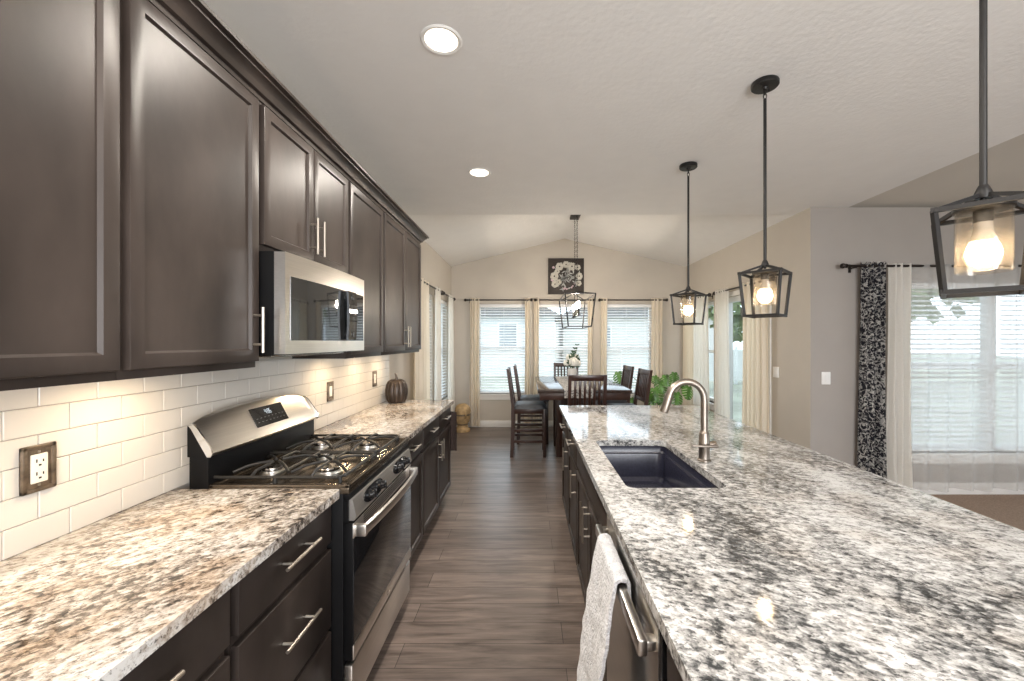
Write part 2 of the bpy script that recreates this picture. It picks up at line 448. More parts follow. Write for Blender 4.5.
# ================================================================ THE SETTING
LX, RX, BY, GY, CZ = -1.320, 2.69, 7.05, 3.93, 2.743     # left wall, nook right wall, back wall, shaded wall, ceiling
RIDGE_X, RIDGE_Z, BREAK_Y, FLAT_X = .62, 3.22, 4.16, 3.05
T = .15
WIN_BACK = [(-.875, .03), (.135, 1.085), (1.235, 2.13)]
WIN_LEFT = [(4.90, 5.66), (5.98, 6.72)]
WZ0, WZ1 = .565, 2.105
WIN_LIV = (3.60, 5.50, .40, 2.03)
SLIDER = (4.62, 5.72, 0.02, 2.06)
WIN_RIGHT = (5.98, 6.86, .565, 2.06)

def struct(name, mb, m, label, cat, parent=None):
    return obj(name, mb, m, parent, label if parent is None else None, cat if parent is None else None, kind='structure' if parent is None else None)
struct('floor', MB().box(LX-T, 2.1, -2.6, GY, -.1, 0).box(LX-T, RX+.02, GY, BY+T, -.1, 0), M['floor'], 'grey-brown wood plank floor of kitchen and dining nook', 'floor')
struct('floor_carpet', MB().box(2.1, 7.0, -2.6, GY, -.1, .008), M['carpet'], 'tan carpet beyond the island below the sheer curtain', 'floor')
b = MB(); holed(b, 'X', LX-T, LX, -2.6, BY+T, 0, CZ, [(a, c, WZ0, WZ1) for a, c in WIN_LEFT])
struct('wall_left', b, M['wall'], 'greige wall behind the range and upper cabinets', 'wall')
b = MB(); holed(b, 'Y', BY, BY+T, LX, RX+T, 0, CZ, [(a, c, WZ0, WZ1) for a, c in WIN_BACK])
b.prism([(LX-T, CZ), (RX+T, CZ), (RIDGE_X, RIDGE_Z+.03)], 'Y', BY, BY+T)
struct('wall_back', b, M['wall'], 'greige gable wall of the dining nook with three windows', 'wall')
b = MB(); holed(b, 'X', RX, RX+T, GY+.001, BY, 0, CZ, [SLIDER, WIN_RIGHT])
struct('wall_right', b, M['wall'], 'greige side wall of the nook with sliding door', 'wall')
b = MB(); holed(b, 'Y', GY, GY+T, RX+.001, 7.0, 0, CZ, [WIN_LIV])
struct('wall_front', b, M['wall_shaded'], 'greige wall beyond the island, its colour darkened for shade, carrying the sheer-curtained window', 'wall')
b = MB(); holed(b, 'Y', -2.75, -2.6, LX-T, 7.15, 0, 4.3, [(.6, 3.2, .7, 2.4)])
struct('wall_rear', b, M['wall'], 'greige wall closing the kitchen at the near end', 'wall')
b = MB(); holed(b, 'X', 7.0, 7.15, -2.6, GY+T, 0, 4.3, [(-.6, 2.2, .75, 2.35)])
struct('wall_side', b, M['wall'], 'greige far side wall of the carpeted living room', 'wall')
# flat kitchen ceiling, gable vault over the nook, rising vault over the living room
b = MB().box(LX-T, FLAT_X, -2.6, GY, CZ, CZ+.12).box(LX-T, RX+T, GY, BREAK_Y, CZ, CZ+.12)
struct('ceiling', b, M['ceiling'], 'flat off-white textured kitchen ceiling with recessed lights', 'ceiling')
b = MB().prism([(LX-T, CZ-.034), (RIDGE_X, RIDGE_Z), (RX+T, CZ-.034), (RX+T, CZ+.12), (RIDGE_X, RIDGE_Z+.14), (LX-T, CZ+.12)], 'Y', BREAK_Y, BY+T)
b.prism([(LX-T, CZ+.119), (RX+T, CZ+.119), (RIDGE_X, RIDGE_Z+.14)], 'Y', BREAK_Y-.1, BREAK_Y)
struct('ceiling_vault', b, M['ceiling'], 'gable-vaulted off-white ceiling over the dining nook', 'ceiling')
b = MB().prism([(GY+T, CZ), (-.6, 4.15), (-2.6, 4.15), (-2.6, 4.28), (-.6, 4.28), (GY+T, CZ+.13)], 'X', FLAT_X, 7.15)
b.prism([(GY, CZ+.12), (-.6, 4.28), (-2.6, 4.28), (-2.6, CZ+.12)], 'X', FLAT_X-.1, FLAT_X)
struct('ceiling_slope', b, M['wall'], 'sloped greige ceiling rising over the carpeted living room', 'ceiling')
def base(mb, m=None): return mb
struct('baseboard_back', MB().box(LX, RX, BY-.015, BY, 0, .11, .004), M['white'], 'white baseboard under the three nook windows', 'baseboard')
struct('baseboard_left', MB().box(LX, LX+.015, 3.90, BY-.015, 0, .11, .004), M['white'], 'white baseboard along the left nook wall', 'baseboard')
struct('baseboard_right', MB().box(RX-.015, RX, GY, 4.55, 0, .11, .004).box(RX-.015, RX, 5.78, BY-.015, 0, .11, .004), M['white'], 'white baseboard beside the sliding door', 'baseboard')
struct('baseboard_front', MB().box(RX, 7.0, GY-.015, GY, .008, .12, .004), M['white'], 'white baseboard below the sheer-curtained window', 'baseboard')

# ---- windows: vinyl frame with two sashes, panes, white sill
def window(n, label, axis, a, u0, u1, z0, z1, side, mull=None, sill=True):
    """axis = wall normal; a = inner wall face; side = +1 when the outdoors lies towards +axis"""
    d0, d1 = a+side*.075, a+side*.135
    lo, hi = min(d0, d1), max(d0, d1)
    def bx(mb, p, q, r, t, e0=lo, e1=hi):
        if axis == 'X': mb.box(e0, e1, p, q, r, t, .003)
        else: mb.box(p, q, e0, e1, r, t, .003)
    w = .045
    f = MB()
    bx(f, u0, u1, z0, z0+w); bx(f, u0, u1, z1-w, z1); bx(f, u0, u0+w, z0+w, z1-w); bx(f, u1-w, u1, z0+w, z1-w)
    if mull: bx(f, mull-.05, mull+.05, z0+w, z1-w)
    fr = obj('window_%d' % n, f, M['vinyl'], None, label, 'window', kind='structure')
    spans = [(u0+w, u1-w)] if not mull else [(u0+w, mull-.05), (mull+.05, u1-w)]
    zm = (z0+z1)/2
    for p, q in spans:
        s = MB(); bx(s, p, q, zm-.025, zm+.025, lo+.012, hi-.012); obj('window_sash', s, M['vinyl'], fr)
        for r, t in ((z0+w, zm-.025), (zm+.025, z1-w)):
            g = MB(); e = (lo+hi)/2; bx(g, p, q, r, t, e-.003, e+.003); obj('window_pane', g, M['glass'], fr)
    if sill:
        s = MB(); e0, e1 = sorted((a-side*.035, d0))
        if axis == 'X': s.box(e0, e1, u0-.03, u1+.03, z0-.028, z0, .005)
        else: s.box(u0-.03, u1+.03, e0, e1, z0-.028, z0, .005)
        obj('window_sill', s, M['white'], fr)
        s = MB(); e0, e1 = sorted((a-side*.016, a))
        if axis == 'X': s.box(e0, e1, u0-.02, u1+.02, z0-.10, z0-.028, .004)
        else: s.box(u0-.02, u1+.02, e0, e1, z0-.10, z0-.028, .004)
        obj('window_apron', s, M['white'], fr)
    return fr
names = ['left-hand nook window of the gable wall behind the near counter chairs', 'middle nook window behind the flower vase', 'right-hand nook window in the gable wall above the monstera']
for k, (u0, u1) in enumerate(WIN_BACK): window(k+1, 'white vinyl ' + names[k], 'Y', BY, u0, u1, WZ0, WZ1, 1)
window(4, 'white side window of the nook nearest the pumpkin', 'X', LX, *WIN_LEFT[0], WZ0, WZ1, -1)
window(5, 'white side window of the nook above the tan urn', 'X', LX, *WIN_LEFT[1], WZ0, WZ1, -1)
window(6, 'wide white window behind the sheer curtain on the shaded wall', 'Y', GY, *WIN_LIV, 1, mull=4.50)
window(7, 'white window in the corner of the nook behind cream curtains', 'X', RX, *WIN_RIGHT, 1)
window(8, 'unseen white window added in the near end wall for the fill light', 'Y', -2.6, .6, 3.2, .7, 2.4, -1, mull=1.9)  # added out of view, its opening holds the rear fill light
window(9, 'unseen white window added in the living room side wall for the fill light', 'X', 7.0, -.6, 2.2, .75, 2.35, 1, mull=.8)  # added out of view for the side fill light
# sliding glass door
y0, y1, z0, z1 = SLIDER
f = MB()
for p, q, r, t in ((y0, y1, z1-.07, z1), (y0, y1, z0, z0+.04), (y0, y0+.07, z0+.04, z1-.07), (y1-.07, y1, z0+.04, z1-.07), (5.03, 5.11, z0+.04, z1-.07)):
    f.box(RX+.03, RX+.11, p, q, r, t, .003)
d = obj('door_1', f, M['vinyl'], None, 'white sliding glass door between cream curtains on the right nook wall', 'door', kind='structure')
for p, q in ((y0+.07, 5.03), (5.11, y1-.07)):
    obj('door_pane', MB().box(RX+.066, RX+.074, p, q, z0+.04, z1-.07), M['glass'], d)
obj('door_handle', MB().box(RX+.012, RX+.03, 5.055, 5.085, .92, 1.14, .005), M['vinyl'], d)
f = MB()
for p, q, r, t in ((y0-.06, y0, 0, z1+.06), (y1, y1+.06, 0, z1+.06), (y0, y1, z1, z1+.06)): f.box(RX-.014, RX, p, q, r, t, .003)
struct('trim_1', f, M['white'], 'white casing around the sliding glass door', 'trim')

# ---- horizontal blinds
def blind(label, axis, a, u0, u1, z0, z1, side, pitch=.046, tilt=.36, group=None):
    t = thing('window_blind', label, 'blind', ((u0+u1)/2 if axis == 'Y' else a+side*.035, (u0+u1)/2 if axis == 'X' else a+side*.035, z0))
    t['group'] = group or 'white slatted blinds of the nook'
    c = a+side*.035
    def bx(mb, p, q, e0, e1, r, tt, bev=0):
        if axis == 'X': mb.box(e0, e1, p, q, r, tt, bev)
        else: mb.box(p, q, e0, e1, r, tt, bev)
    hr = MB(); bx(hr, u0+.006, u1-.006, c-.028, c+.028, z1-.06, z1-.004, .004); obj('headrail', hr, M['slat'], t)
    s = MB(); z = z1-.085; n = 0
    dz = math.sin(tilt)*.024; dy = math.cos(tilt)*.024
    while z > z0+.05:
        # inner edge a little lower: each slat a thin turned box
        r = bmesh.ops.create_cube(s.b, size=1)['verts']
        for v in r:
            w = v.co.y*2
            h = v.co.z*.003
            uu = (u0+u1)/2+v.co.x*(u1-u0-.016)
            cc = c+side*w*dy; zz = z+w*dz+h
            v.co = Vector((uu, cc, zz)) if axis == 'Y' else Vector((cc, uu, zz))
        z -= pitch; n += 1
    obj('slats', s, M['slat'], t, kind=None, flat=True)
    br = MB(); bx(br, u0+.008, u1-.008, c-.024, c+.024, z0+.012, z0+.03, .004); obj('bottom_rail', br, M['slat'], t)
    co = MB()
    for k in (.14, .5, .86):
        u = u0+(u1-u0)*k
        for e in (-.026, .026):
            p = (u, c+e) if axis == 'Y' else (c+e, u)
            co.tube([(*p, z0+.02), (*p, z1-.03)], .0012, 5)
    obj('ladder_cord', co, M['slat'], t)
    return t
bl = ['white slatted blind in the gable window left of the table', 'white slatted blind in the middle gable window behind the flowers', 'white slatted blind in the gable window right of the table']
for k, (u0, u1) in enumerate(WIN_BACK): blind(bl[k], 'Y', BY, u0, u1, WZ0, WZ1, 1)
blind('white slatted blind in the side window nearest the pumpkin', 'X', LX, *WIN_LEFT[0], WZ0, WZ1, -1, tilt=.04)
blind('white slatted blind in the side window above the tan urn', 'X', LX, *WIN_LEFT[1], WZ0, WZ1, -1, tilt=.04)
blind('white slatted blind left of the mullion behind the sheer curtain', 'Y', GY, 3.60, 4.47, .40, 2.03, 1, group='blinds behind the sheer curtain')
blind('white slatted blind right of the mullion behind the sheer curtain', 'Y', GY, 4.53, 5.50, .40, 2.03, 1, group='blinds behind the sheer curtain')

# ---- curtain rods and curtains
def rod(label, axis, a, u0, u1, z, r=.011, fin=.027, group='dark curtain rods of the nook'):
    P = (lambda u: (u, a, z)) if axis == 'Y' else (lambda u: (a, u, z))
    t = thing('curtain_rod', label, 'curtain rod', P((u0+u1)/2), group)
    obj('pole', MB().tube([P(u0), P(u1)], r, 10), M['rod'], t)
    for u, sg in ((u0, -1), (u1, 1)):
        prof = [(r*.8, 0), (fin*.75, .004), (fin*.75, .01), (r*.9, .014), (fin*.8, .026), (fin, .04), (fin*.8, .054), (0, .062)]
        ax = 'X' if axis == 'Y' else 'Y'
        p = P(u); f = MB()
        f.lathe([(q, sg*h) for q, h in prof], p, 12, axis=ax)
        obj('finial', f, M['rod'], t)
    return t, P
def bracket(t, axis, wall, a, u, z):
    b = MB()
    if axis == 'Y': b.bar((u, wall, z-.012), (u, a, z-.012), .014, .014, .003); b.box(u-.014, u+.014, min(wall, wall-.006*(1 if wall > a else -1)), max(wall, wall-.006*(1 if wall > a else -1)), z-.05, z+.03, .003)
    else: b.bar((wall, u, z-.012), (a, u, z-.012), .014, .014, .003); b.box(min(wall, wall-.006*(1 if wall > a else -1)), max(wall, wall-.006*(1 if wall > a else -1)), u-.014, u+.014, z-.05, z+.03, .003)
    obj('bracket', b, M['rod'], t)
def curtain(label, axis, a, u0, u1, z0, z1, folds, amp, m, group=None, flare=0, seed=0, name='curtain', cat='curtain', nz=14, thick=.003, sag=0):
    rnd = random.Random(seed)
    ph = [rnd.uniform(-.5, .5) for _ in range(6)]
    def f(s, t):
        z = z1+(z0-z1)*t
        uc = (u0+u1)/2; hw = (u1-u0)/2*(1+flare*t*t)
        x = s*2-1
        w = math.sin(2*PI*folds*s+ph[0]+.5*math.sin(2.2*t+ph[1]))+.35*math.sin(2*PI*folds*.53*s+ph[2]+1.1*t)
        u = uc+x*hw+.006*math.sin(9*s+5*t+ph[3])
        d = a+amp*(.8+.3*t)*w
        z += sag*t*(math.sin(2*PI*folds*.5*s+ph[4]))
        return Vector((u, d, z)) if axis == 'Y' else Vector((d, u, z))
    b = MB().grid(max(24, int(folds*12)), nz, f, thick)
    return obj(name, b, m, None, label, cat, group)
RZ = 2.165
YB = BY-.085
cb = 'cream curtains of the gable windows'
spans = [(-1.03, .012), (.15, 1.075), (1.24, 2.30)]
rl = ['dark rod above the gable window left of the table', 'dark rod above the middle gable window', 'dark rod above the gable window by the monstera']
for k, (u0, u1) in enumerate(spans):
    t, P = rod(rl[k], 'Y', YB, u0, u1, RZ)
    bracket(t, 'Y', BY, YB, u0+.03, RZ); bracket(t, 'Y', BY, YB, u1-.03, RZ)
cps = [(-.99, -.83, 'cream curtain panel left of the first gable window by the urn'),
       (-.06, .025, 'cream curtain panel just right of the first gable window'),
       (.09, .18, 'cream curtain panel just left of the middle gable window'),
       (1.00, 1.085, 'cream curtain panel just right of the middle gable window'),
       (1.225, 1.33, 'cream curtain panel just left of the third gable window'),
       (2.08, 2.27, 'cream curtain panel at the corner end of the gable wall')]
for k, (u0, u1, lb) in enumerate(cps):
    curtain(lb, 'Y', YB, u0, u1, .03, RZ+.03, 3 if u1-u0 > .12 else 2, .020, M['cream_curtain'], cb, .12, k)
XL = LX+.085
cl = 'curtains of the left nook wall'
for k, (u0, u1, lb) in enumerate([(4.36, 5.84, 'dark rod on the left nook wall nearest the cabinets'), (6.02, 6.80, 'dark rod on the left nook wall above the urn')]):
    t, P = rod(lb, 'X', XL, u0, u1, RZ)
    bracket(t, 'X', LX, XL, u0+.03, RZ); bracket(t, 'X', LX, XL, u1-.03, RZ)
for k, (u0, u1, lb) in enumerate([(4.42, 5.06, 'cream curtain panel behind the pumpkin at the end of the counter'), (5.47, 5.79, 'white curtain panel at the far side of the first side window'),
                                  (6.36, 6.74, 'white curtain panel nearest the urn on the left wall')]):
    curtain(lb, 'X', XL, u0, u1, .03, RZ+.03, 4, .022, M['cream_curtain'] if k == 0 else M['white_curtain'], cl, .08, 20+k)
XR = RX-.09
cr = 'cream curtains of the right nook wall'
for k, (u0, u1, lb) in enumerate([(4.42, 5.72, 'dark rod over the sliding glass door'), (5.96, 6.90, 'dark rod over the corner window of the right nook wall')]):
    t, P = rod(lb, 'X', XR, u0, u1, RZ-.03)
    bracket(t, 'X', RX, XR, u0+.05, RZ-.03); bracket(t, 'X', RX, XR, u1-.03, RZ-.03)
for k, (u0, u1, lb, mm) in enumerate([(4.50, 4.98, 'wide cream curtain panel beside the wall switch at the sliding door', 'cream_curtain'), (5.38, 5.70, 'white curtain panel at the far side of the sliding door', 'white_curtain'),
                                      (5.99, 6.45, 'backlit white curtain panel in front of the corner window', 'white_curtain'), (6.50, 6.88, 'cream curtain panel in the corner beside the gable wall', 'cream_curtain')]):
    curtain(lb, 'X', XR, u0, u1, .03, RZ, 5, .025, M[mm], cr, .04, 40+k)
t, P = rod('long dark rod above the sheer-curtained window on the shaded wall', 'Y', GY-.09, 2.97, 5.75, 2.168, .012, .026, group=None)
for u in (3.06, 5.7): bracket(t, 'Y', GY, GY-.09, u, 2.168)
curtain('black and white patterned curtain panel on the shaded wall', 'Y', GY-.09, 3.10, 3.325, .03, 2.205, 4, .028, M['damask'], None, .10, 60)
curtain('plain white curtain panel between patterned and sheer curtains', 'Y', GY-.09, 3.36, 3.56, .03, 2.19, 3, .022, M['white_curtain'], None, .12, 61)
curtain('sheer white curtain across the wide window on the shaded wall', 'Y', GY-.085, 3.55, 5.6, .075, 2.18, 10, .034, M['sheer'], None, 0, 62, nz=20, thick=0, sag=.012)

# ---- wall plates
def plate(name, label, cat, face, pos, m_plate, kind, wdt=.074, hgt=.118, group=None, thick=.007):
    """face: 'X+' (on the left wall, looking +X), 'X-' or 'Y-'"""
    t = thing(name, label, cat, pos, group)
    px, py, pz = pos
    def bx(mb, u0, u1, z0, z1, d0, d1, bev=0):
        if face == 'X+': mb.box(px+d0, px+d1, py+u0, py+u1, pz+z0, pz+z1, bev)
        elif face == 'X-': mb.box(px-d1, px-d0, py+u0, py+u1, pz+z0, pz+z1, bev)
        else: mb.box(px+u0, px+u1, py-d1, py-d0, pz+z0, pz+z1, bev)
        return mb
    p = bx(MB(), -wdt/2, wdt/2, -hgt/2, hgt/2, 0, thick, .003)
    if m_plate is M['bronze']:
        for u0, u1, z0, z1 in ((-wdt/2, wdt/2, hgt/2-.012, hgt/2), (-wdt/2, wdt/2, -hgt/2, -hgt/2+.012), (-wdt/2, -wdt/2+.012, -hgt/2, hgt/2), (wdt/2-.012, wdt/2, -hgt/2, hgt/2)):
            bx(p, u0, u1, z0, z1, 0, thick+.004, .003)
    obj('plate', p, m_plate, t)
    if kind == 'outlet':
        obj('receptacle', bx(MB(), -.019, .019, -.038, .038, 0, thick+.003, .002), M['ivory'], t)
        s = MB()
        for zc in (-.017, .017):
            bx(s, -.009, -.006, zc-.001, zc+.008, thick+.002, thick+.0035); bx(s, .006, .009, zc-.001, zc+.006, thick+.002, thick+.0035); bx(s, -.003, .003, zc-.011, zc-.006, thick+.002, thick+.0035)
        obj('outlet_slots', s, M['slot'], t)
    elif kind == 'rocker':
        obj('rocker', bx(MB(), -.016, .016, -.033, .033, 0, thick+.005, .003), M['ivory'], t)
    else:
        for u in kind:
            obj('rocker', bx(MB(), u-.016, u+.016, -.033, .033, 0, thick+.004, .003), M['white'], t)
    for zc in (-hgt/2+.018, hgt/2-.018):
        obj('screw', bx(MB(), -.003, .003, zc-.003, zc+.003, 0, thick+.002, .001), M['nickel'] if m_plate is M['bronze'] else M['white'], t)
    return t
TX = LX+.0085
plate('wall_outlet', 'bronze framed outlet on the tile left of the range', 'outlet', 'X+', (TX, 1.098, 1.126), M['bronze'], 'outlet', .078, .124)
plate('wall_switch', 'bronze framed rocker switch on the tile just beyond the range', 'switch', 'X+', (TX, 2.715, 1.135), M['bronze'], 'rocker', .080, .128)
plate('wall_outlet', 'bronze framed outlet on the tile beside the pumpkin', 'outlet', 'X+', (TX, 3.50, 1.147), M['bronze'], 'outlet', .080, .130)
plate('wall_switch', 'white double switch on the nook wall beside the sliding-door curtain', 'switch', 'X-', (RX, 4.475, 1.13), M['white'], (-.023, .023), .105, .116)
plate('wall_switch', 'white switch on the shaded wall left of the patterned curtain', 'switch', 'Y-', (2.835, GY, 1.113), M['white'], (0,), .085, .120)
# ================================================================ KITCHEN, LEFT RUN
CZT = .915
# backsplash: bevelled tiles in running bond over grout
def backsplash():
    Y0, Y1, Z0, Z1 = 0.0, 3.88, CZT, 1.367
    g = MB().box(LX, LX+.004, Y0, Y1, Z0, Z1)
    base_o = obj('backsplash', g, M['grout'], None, 'white subway tile backsplash between counter and upper cabinets', 'backsplash', kind='structure')
    t = MB(); rows = [.915, .9888, 1.0637, 1.1386, 1.2136, 1.2886, 1.3635, 1.367]
    P = .151
    for k in range(len(rows)-2):
        z0, z1 = rows[k]+.001, rows[k+1]-.001
        off = 1.1787 if k % 2 == 0 else 1.1787+.0755
        y = off-P*20
        while y < Y1:
            a, c = max(y+.001, Y0), min(y+P-.001, Y1)
            if c-a > .01: t.box(LX+.002, LX+.0085, a, c, z0, z1, .0018, 1)
            y += P
    t.box(LX+.002, LX+.0085, Y0, Y1, 1.3625, 1.367)
    obj('tiles', t, M['tile'], base_o)
backsplash()

def slab(name, label, poly_box, m, hole=None):
    x0, x1, y0, y1 = poly_box
    b = MB()
    z0, z1 = .884, CZT
    def rrect(x0, x1, y0, y1, r, n=6):
        o = []
        for cx, cy, a0 in ((x1-r, y1-r, 0), (x0+r, y1-r, PI/2), (x0+r, y0+r, PI), (x1-r, y0+r, 3*PI/2)):
            for k in range(n+1):
                a = a0+PI/2*k/n; o.append((cx+r*math.cos(a), cy+r*math.sin(a)))
        return o
    loops = [rrect(x0, x1, y0, y1, .012)]
    if hole: loops.append(rrect(*hole, .035))
    bm = b.b; tops = []; es = []
    for lp in loops:
        vs = [bm.verts.new((x, y, z1)) for x, y in lp]
        es += [bm.edges.new((vs[i], vs[(i+1) % len(vs)])) for i in range(len(vs))]
    r = bmesh.ops.triangle_fill(bm, edges=es, use_beauty=True)
    fs = [g for g in r['geom'] if isinstance(g, bmesh.types.BMFace)]
    bmesh.ops.recalc_face_normals(bm, faces=fs)
    ex = bmesh.ops.extrude_face_region(bm, geom=fs)
    for v in [g for g in ex['geom'] if isinstance(g, bmesh.types.BMVert)]: v.co.z = z0
    o = obj(name, b, m, None, label, 'countertop')
    md = o.modifiers.new('eased_edge', 'BEVEL'); md.width = .006; md.segments = 3; md.limit_method = 'ANGLE'; md.angle_limit = math.radians(60)
    return o
slab('countertop', 'tan granite counter slab left of the range', (LX, -.698, 0, 1.530), M['granite_tan'])
slab('countertop', 'tan granite counter slab beyond the range holding the pumpkin', (LX, -.698, 2.296, 3.87), M['granite_tan'])

# shaker door or slab front facing +X (s=1) or -X (s=-1): face plane at x
def front(x, s, y0, y1, z0, z1, th=.02, shaker=True, rail=.057):
    b = MB(); bm = b.b
    r = bmesh.ops.create_cube(bm, size=1)['verts']
    xa, xb = (x-th, x) if s > 0 else (x, x+th)
    for v in r: v.co = Vector(((xa+xb)/2+v.co.x*(xb-xa), (y0+y1)/2+v.co.y*(y1-y0), (z0+z1)/2+v.co.z*(z1-z0)))
    bm.normal_update()
    fs = [f for f in bm.faces if abs(f.calc_center_median().x-x) < 1e-5]
    outer = [e for e in fs[0].edges]
    if shaker:
        bmesh.ops.inset_region(bm, faces=fs, thickness=rail, depth=0)
        bmesh.ops.inset_region(bm, faces=fs, thickness=.009, depth=-.009)
    bmesh.ops.bevel(bm, geom=outer, offset=.0035, segments=2, profile=.5, affect='EDGES')
    return b
def bar_pull(parent, x, s, yc, zc, length, vertical, out=.032, r=.0055):
    """bar handle on posts, standing off the face plane x towards s"""
    b = MB(); X = x+s*out; h = length/2
    P = (lambda t: (X, yc, zc+t)) if vertical else (lambda t: (X, yc+t, zc))
    b.tube([P(-h), P(h)], r, 10)
    for t in (-h*.64, h*.64):
        p = P(t); b.tube([(x-s*.001, p[1], p[2]), p], r*.85, 8)
    return obj('handle', b, M['nickel'], parent)
def carcass(parent, x0, x1, y0, y1, z0, z1, s, toe=True, m=None):
    b = MB()
    b.box(x0, x1, y0, y1, z0, z1, .001)
    obj('carcass', b, m or M['espresso'], parent)
    if toe:
        k = MB(); a, c = (x0+.01, x1-.065) if s > 0 else (x0+.065, x1-.01)
        k.box(a, c, y0, y1, 0, z0); obj('toe_kick', k, M['espresso_dark'], parent)

BX = -.725    # left drawer/door face
def base_left(label, y0, y1, kind):
    t = thing('base_cabinet', label, 'cabinet', ((LX+BX)/2, (y0+y1)/2, 0), 'base cabinets along the range wall')
    carcass(t, LX+.002, BX-.021, y0+.001, y1-.001, .10, .8835, 1)
    g = .010
    if kind == 'bank':
        for z0, z1 in ((.725, .862), (.414, .699), (.125, .396)):
            d = obj('drawer', front(BX, 1, y0+g, y1-g, z0, z1, shaker=False), M['espresso'], t)
            bar_pull(d, BX, 1, (y0+y1)/2+.005, (z0+z1)/2+.012, .19, False)
    else:
        n = kind; w = (y1-y0)/n
        for k in range(n):
            a, c = y0+k*w+g*(1 if k == 0 else .3), y0+(k+1)*w-g*(1 if k == n-1 else .3)
            d = obj('drawer', front(BX, 1, a, c, .725, .862, shaker=False), M['espresso'], t)
            bar_pull(d, BX, 1, (a+c)/2, .80, .16, False)
            d = obj('door', front(BX, 1, a, c, .125, .699), M['espresso'], t)
            yh = (c-.035 if k == 0 else a+.035) if n == 2 else a+.035
            bar_pull(d, BX, 1, yh, .585, .16, True)
    return t
base_left('dark base cabinet with one drawer at the near end of the range wall', .0, .48, 1)
base_left('dark base cabinet with one drawer between the near end and the drawer bank', .48, 1.012, 1)
base_left('dark three-drawer base cabinet just left of the range', 1.022, 1.527, 'bank')
base_left('dark single-door base cabinet just beyond the range', 2.300, 2.84, 1)
base_left('dark two-door base cabinet at the far end below the pumpkin', 2.84, 3.85, 2)
# dark cloth at the far end of the run
def hc(s, t):
    return Vector((-.93+.255*s, 3.862+.008*math.sin(16*s)*t**.5, .80-.40*t+.04*s*t+.012*math.sin(PI*s)))
b = MB().grid(14, 16, hc, .004)
obj('hanging_cloth', b, M['darkcloth'], None, 'dark brown cloth hanging at the far end of the range-wall cabinets', 'cloth')

# ---- upper cabinets
UX = -.996
def upper(label, y0, y1, z0, ndoors, hz, hand=None):
    t = thing('wall_cabinet', label, 'cabinet', ((LX+UX)/2, (y0+y1)/2, z0), 'upper cabinets over the range wall')
    b = MB().box(LX+.002, UX-.021, y0+.0005, y1-.0005, z0, 2.385, .001)
    obj('carcass', b, M['espresso'], t)
    w = (y1-y0)/ndoors
    for k in range(ndoors):
        a = y0+k*w+(.014 if k == 0 else .003); c = y0+(k+1)*w-(.010 if k == ndoors-1 else .003)
        d = obj('door', front(UX, 1, a, c, z0+.024, 2.357), M['espresso'], t)
        if ndoors == 2: yh = c-.028 if k == 0 else a+.028
        else: yh = c-.03 if hand == 'far' else a+.03
        bar_pull(d, UX, 1, yh, hz, .165, True)
    return t
upper('dark single-door upper cabinet at the near edge of the picture', .36, 1.016, 1.367, 1, 1.50, 'near')
upper('dark single-door upper cabinet just left of the microwave', 1.016, 1.535, 1.367, 1, 1.505, 'far')
upper('dark short two-door upper cabinet over the microwave', 1.540, 2.292, 1.806, 2, 1.945)
upper('dark single-door upper cabinet just beyond the microwave', 2.296, 2.842, 1.367, 1, 1.50, 'near')
upper('dark two-door upper cabinet at the far end of the run', 2.844, 3.835, 1.367, 2, 1.50)
# crown moulding swept along the cabinet tops, returned at the far end
prof = [(0, 2.372), (.006, 2.372), (.010, 2.385), (.022, 2.389), (.030, 2.403), (.046, 2.424), (.056, 2.428), (.056, 2.436), (.072, 2.440), (.072, 2.452), (0, 2.452)]
b = MB(); x = UX-.020; ye = 3.836
A = [b.b.verts.new((x+p, .30, z)) for p, z in prof]
B_ = [b.b.verts.new((x+p, ye+p, z)) for p, z in prof]
C_ = [b.b.verts.new((LX+.002, ye+p, z)) for p, z in prof]
n = len(prof)
for P_, Q_ in ((A, B_), (B_, C_)):
    for i in range(n-1): b.b.faces.new((P_[i], P_[i+1], Q_[i+1], Q_[i]))
b.b.faces.new(A[::-1])
obj('crown_molding', b, M['espresso'], None, 'dark crown molding along the tops of the upper cabinets', 'molding')

# under-cabinet pucks
for k, (y, w) in enumerate(((.70, 1), (1.27, 1), (2.60, 1.0), (3.10, 1), (3.55, .9))):
    t = thing('puck_light', 'small round warm light under the upper cabinet ' + ('at the near edge', 'left of the microwave', 'just beyond the microwave', 'above the bronze switch', 'above the pumpkin')[k], 'light', (-1.12, y, 1.3605), 'puck lights under the upper cabinets')
    obj('housing', MB().lathe([(.030, 1.3605), (.034, 1.362), (.034, 1.3668), (0, 1.3668)], (-1.12, y, 0), 20), M['nickel'], t)
    obj('lens', MB().lathe([(0, 1.3598), (.026, 1.3598), (.027, 1.3612), (0, 1.3612)], (-1.12, y, 0), 20), M['puck_lens'], t)
    L = area_light('puck_glow', (0, 0, 0), (0, 0, 0), .05, .05, PUCK_W*w, (1.0, .76, .48), 'DISK')
    L.parent = t; L.location = (0, 0, -.003)

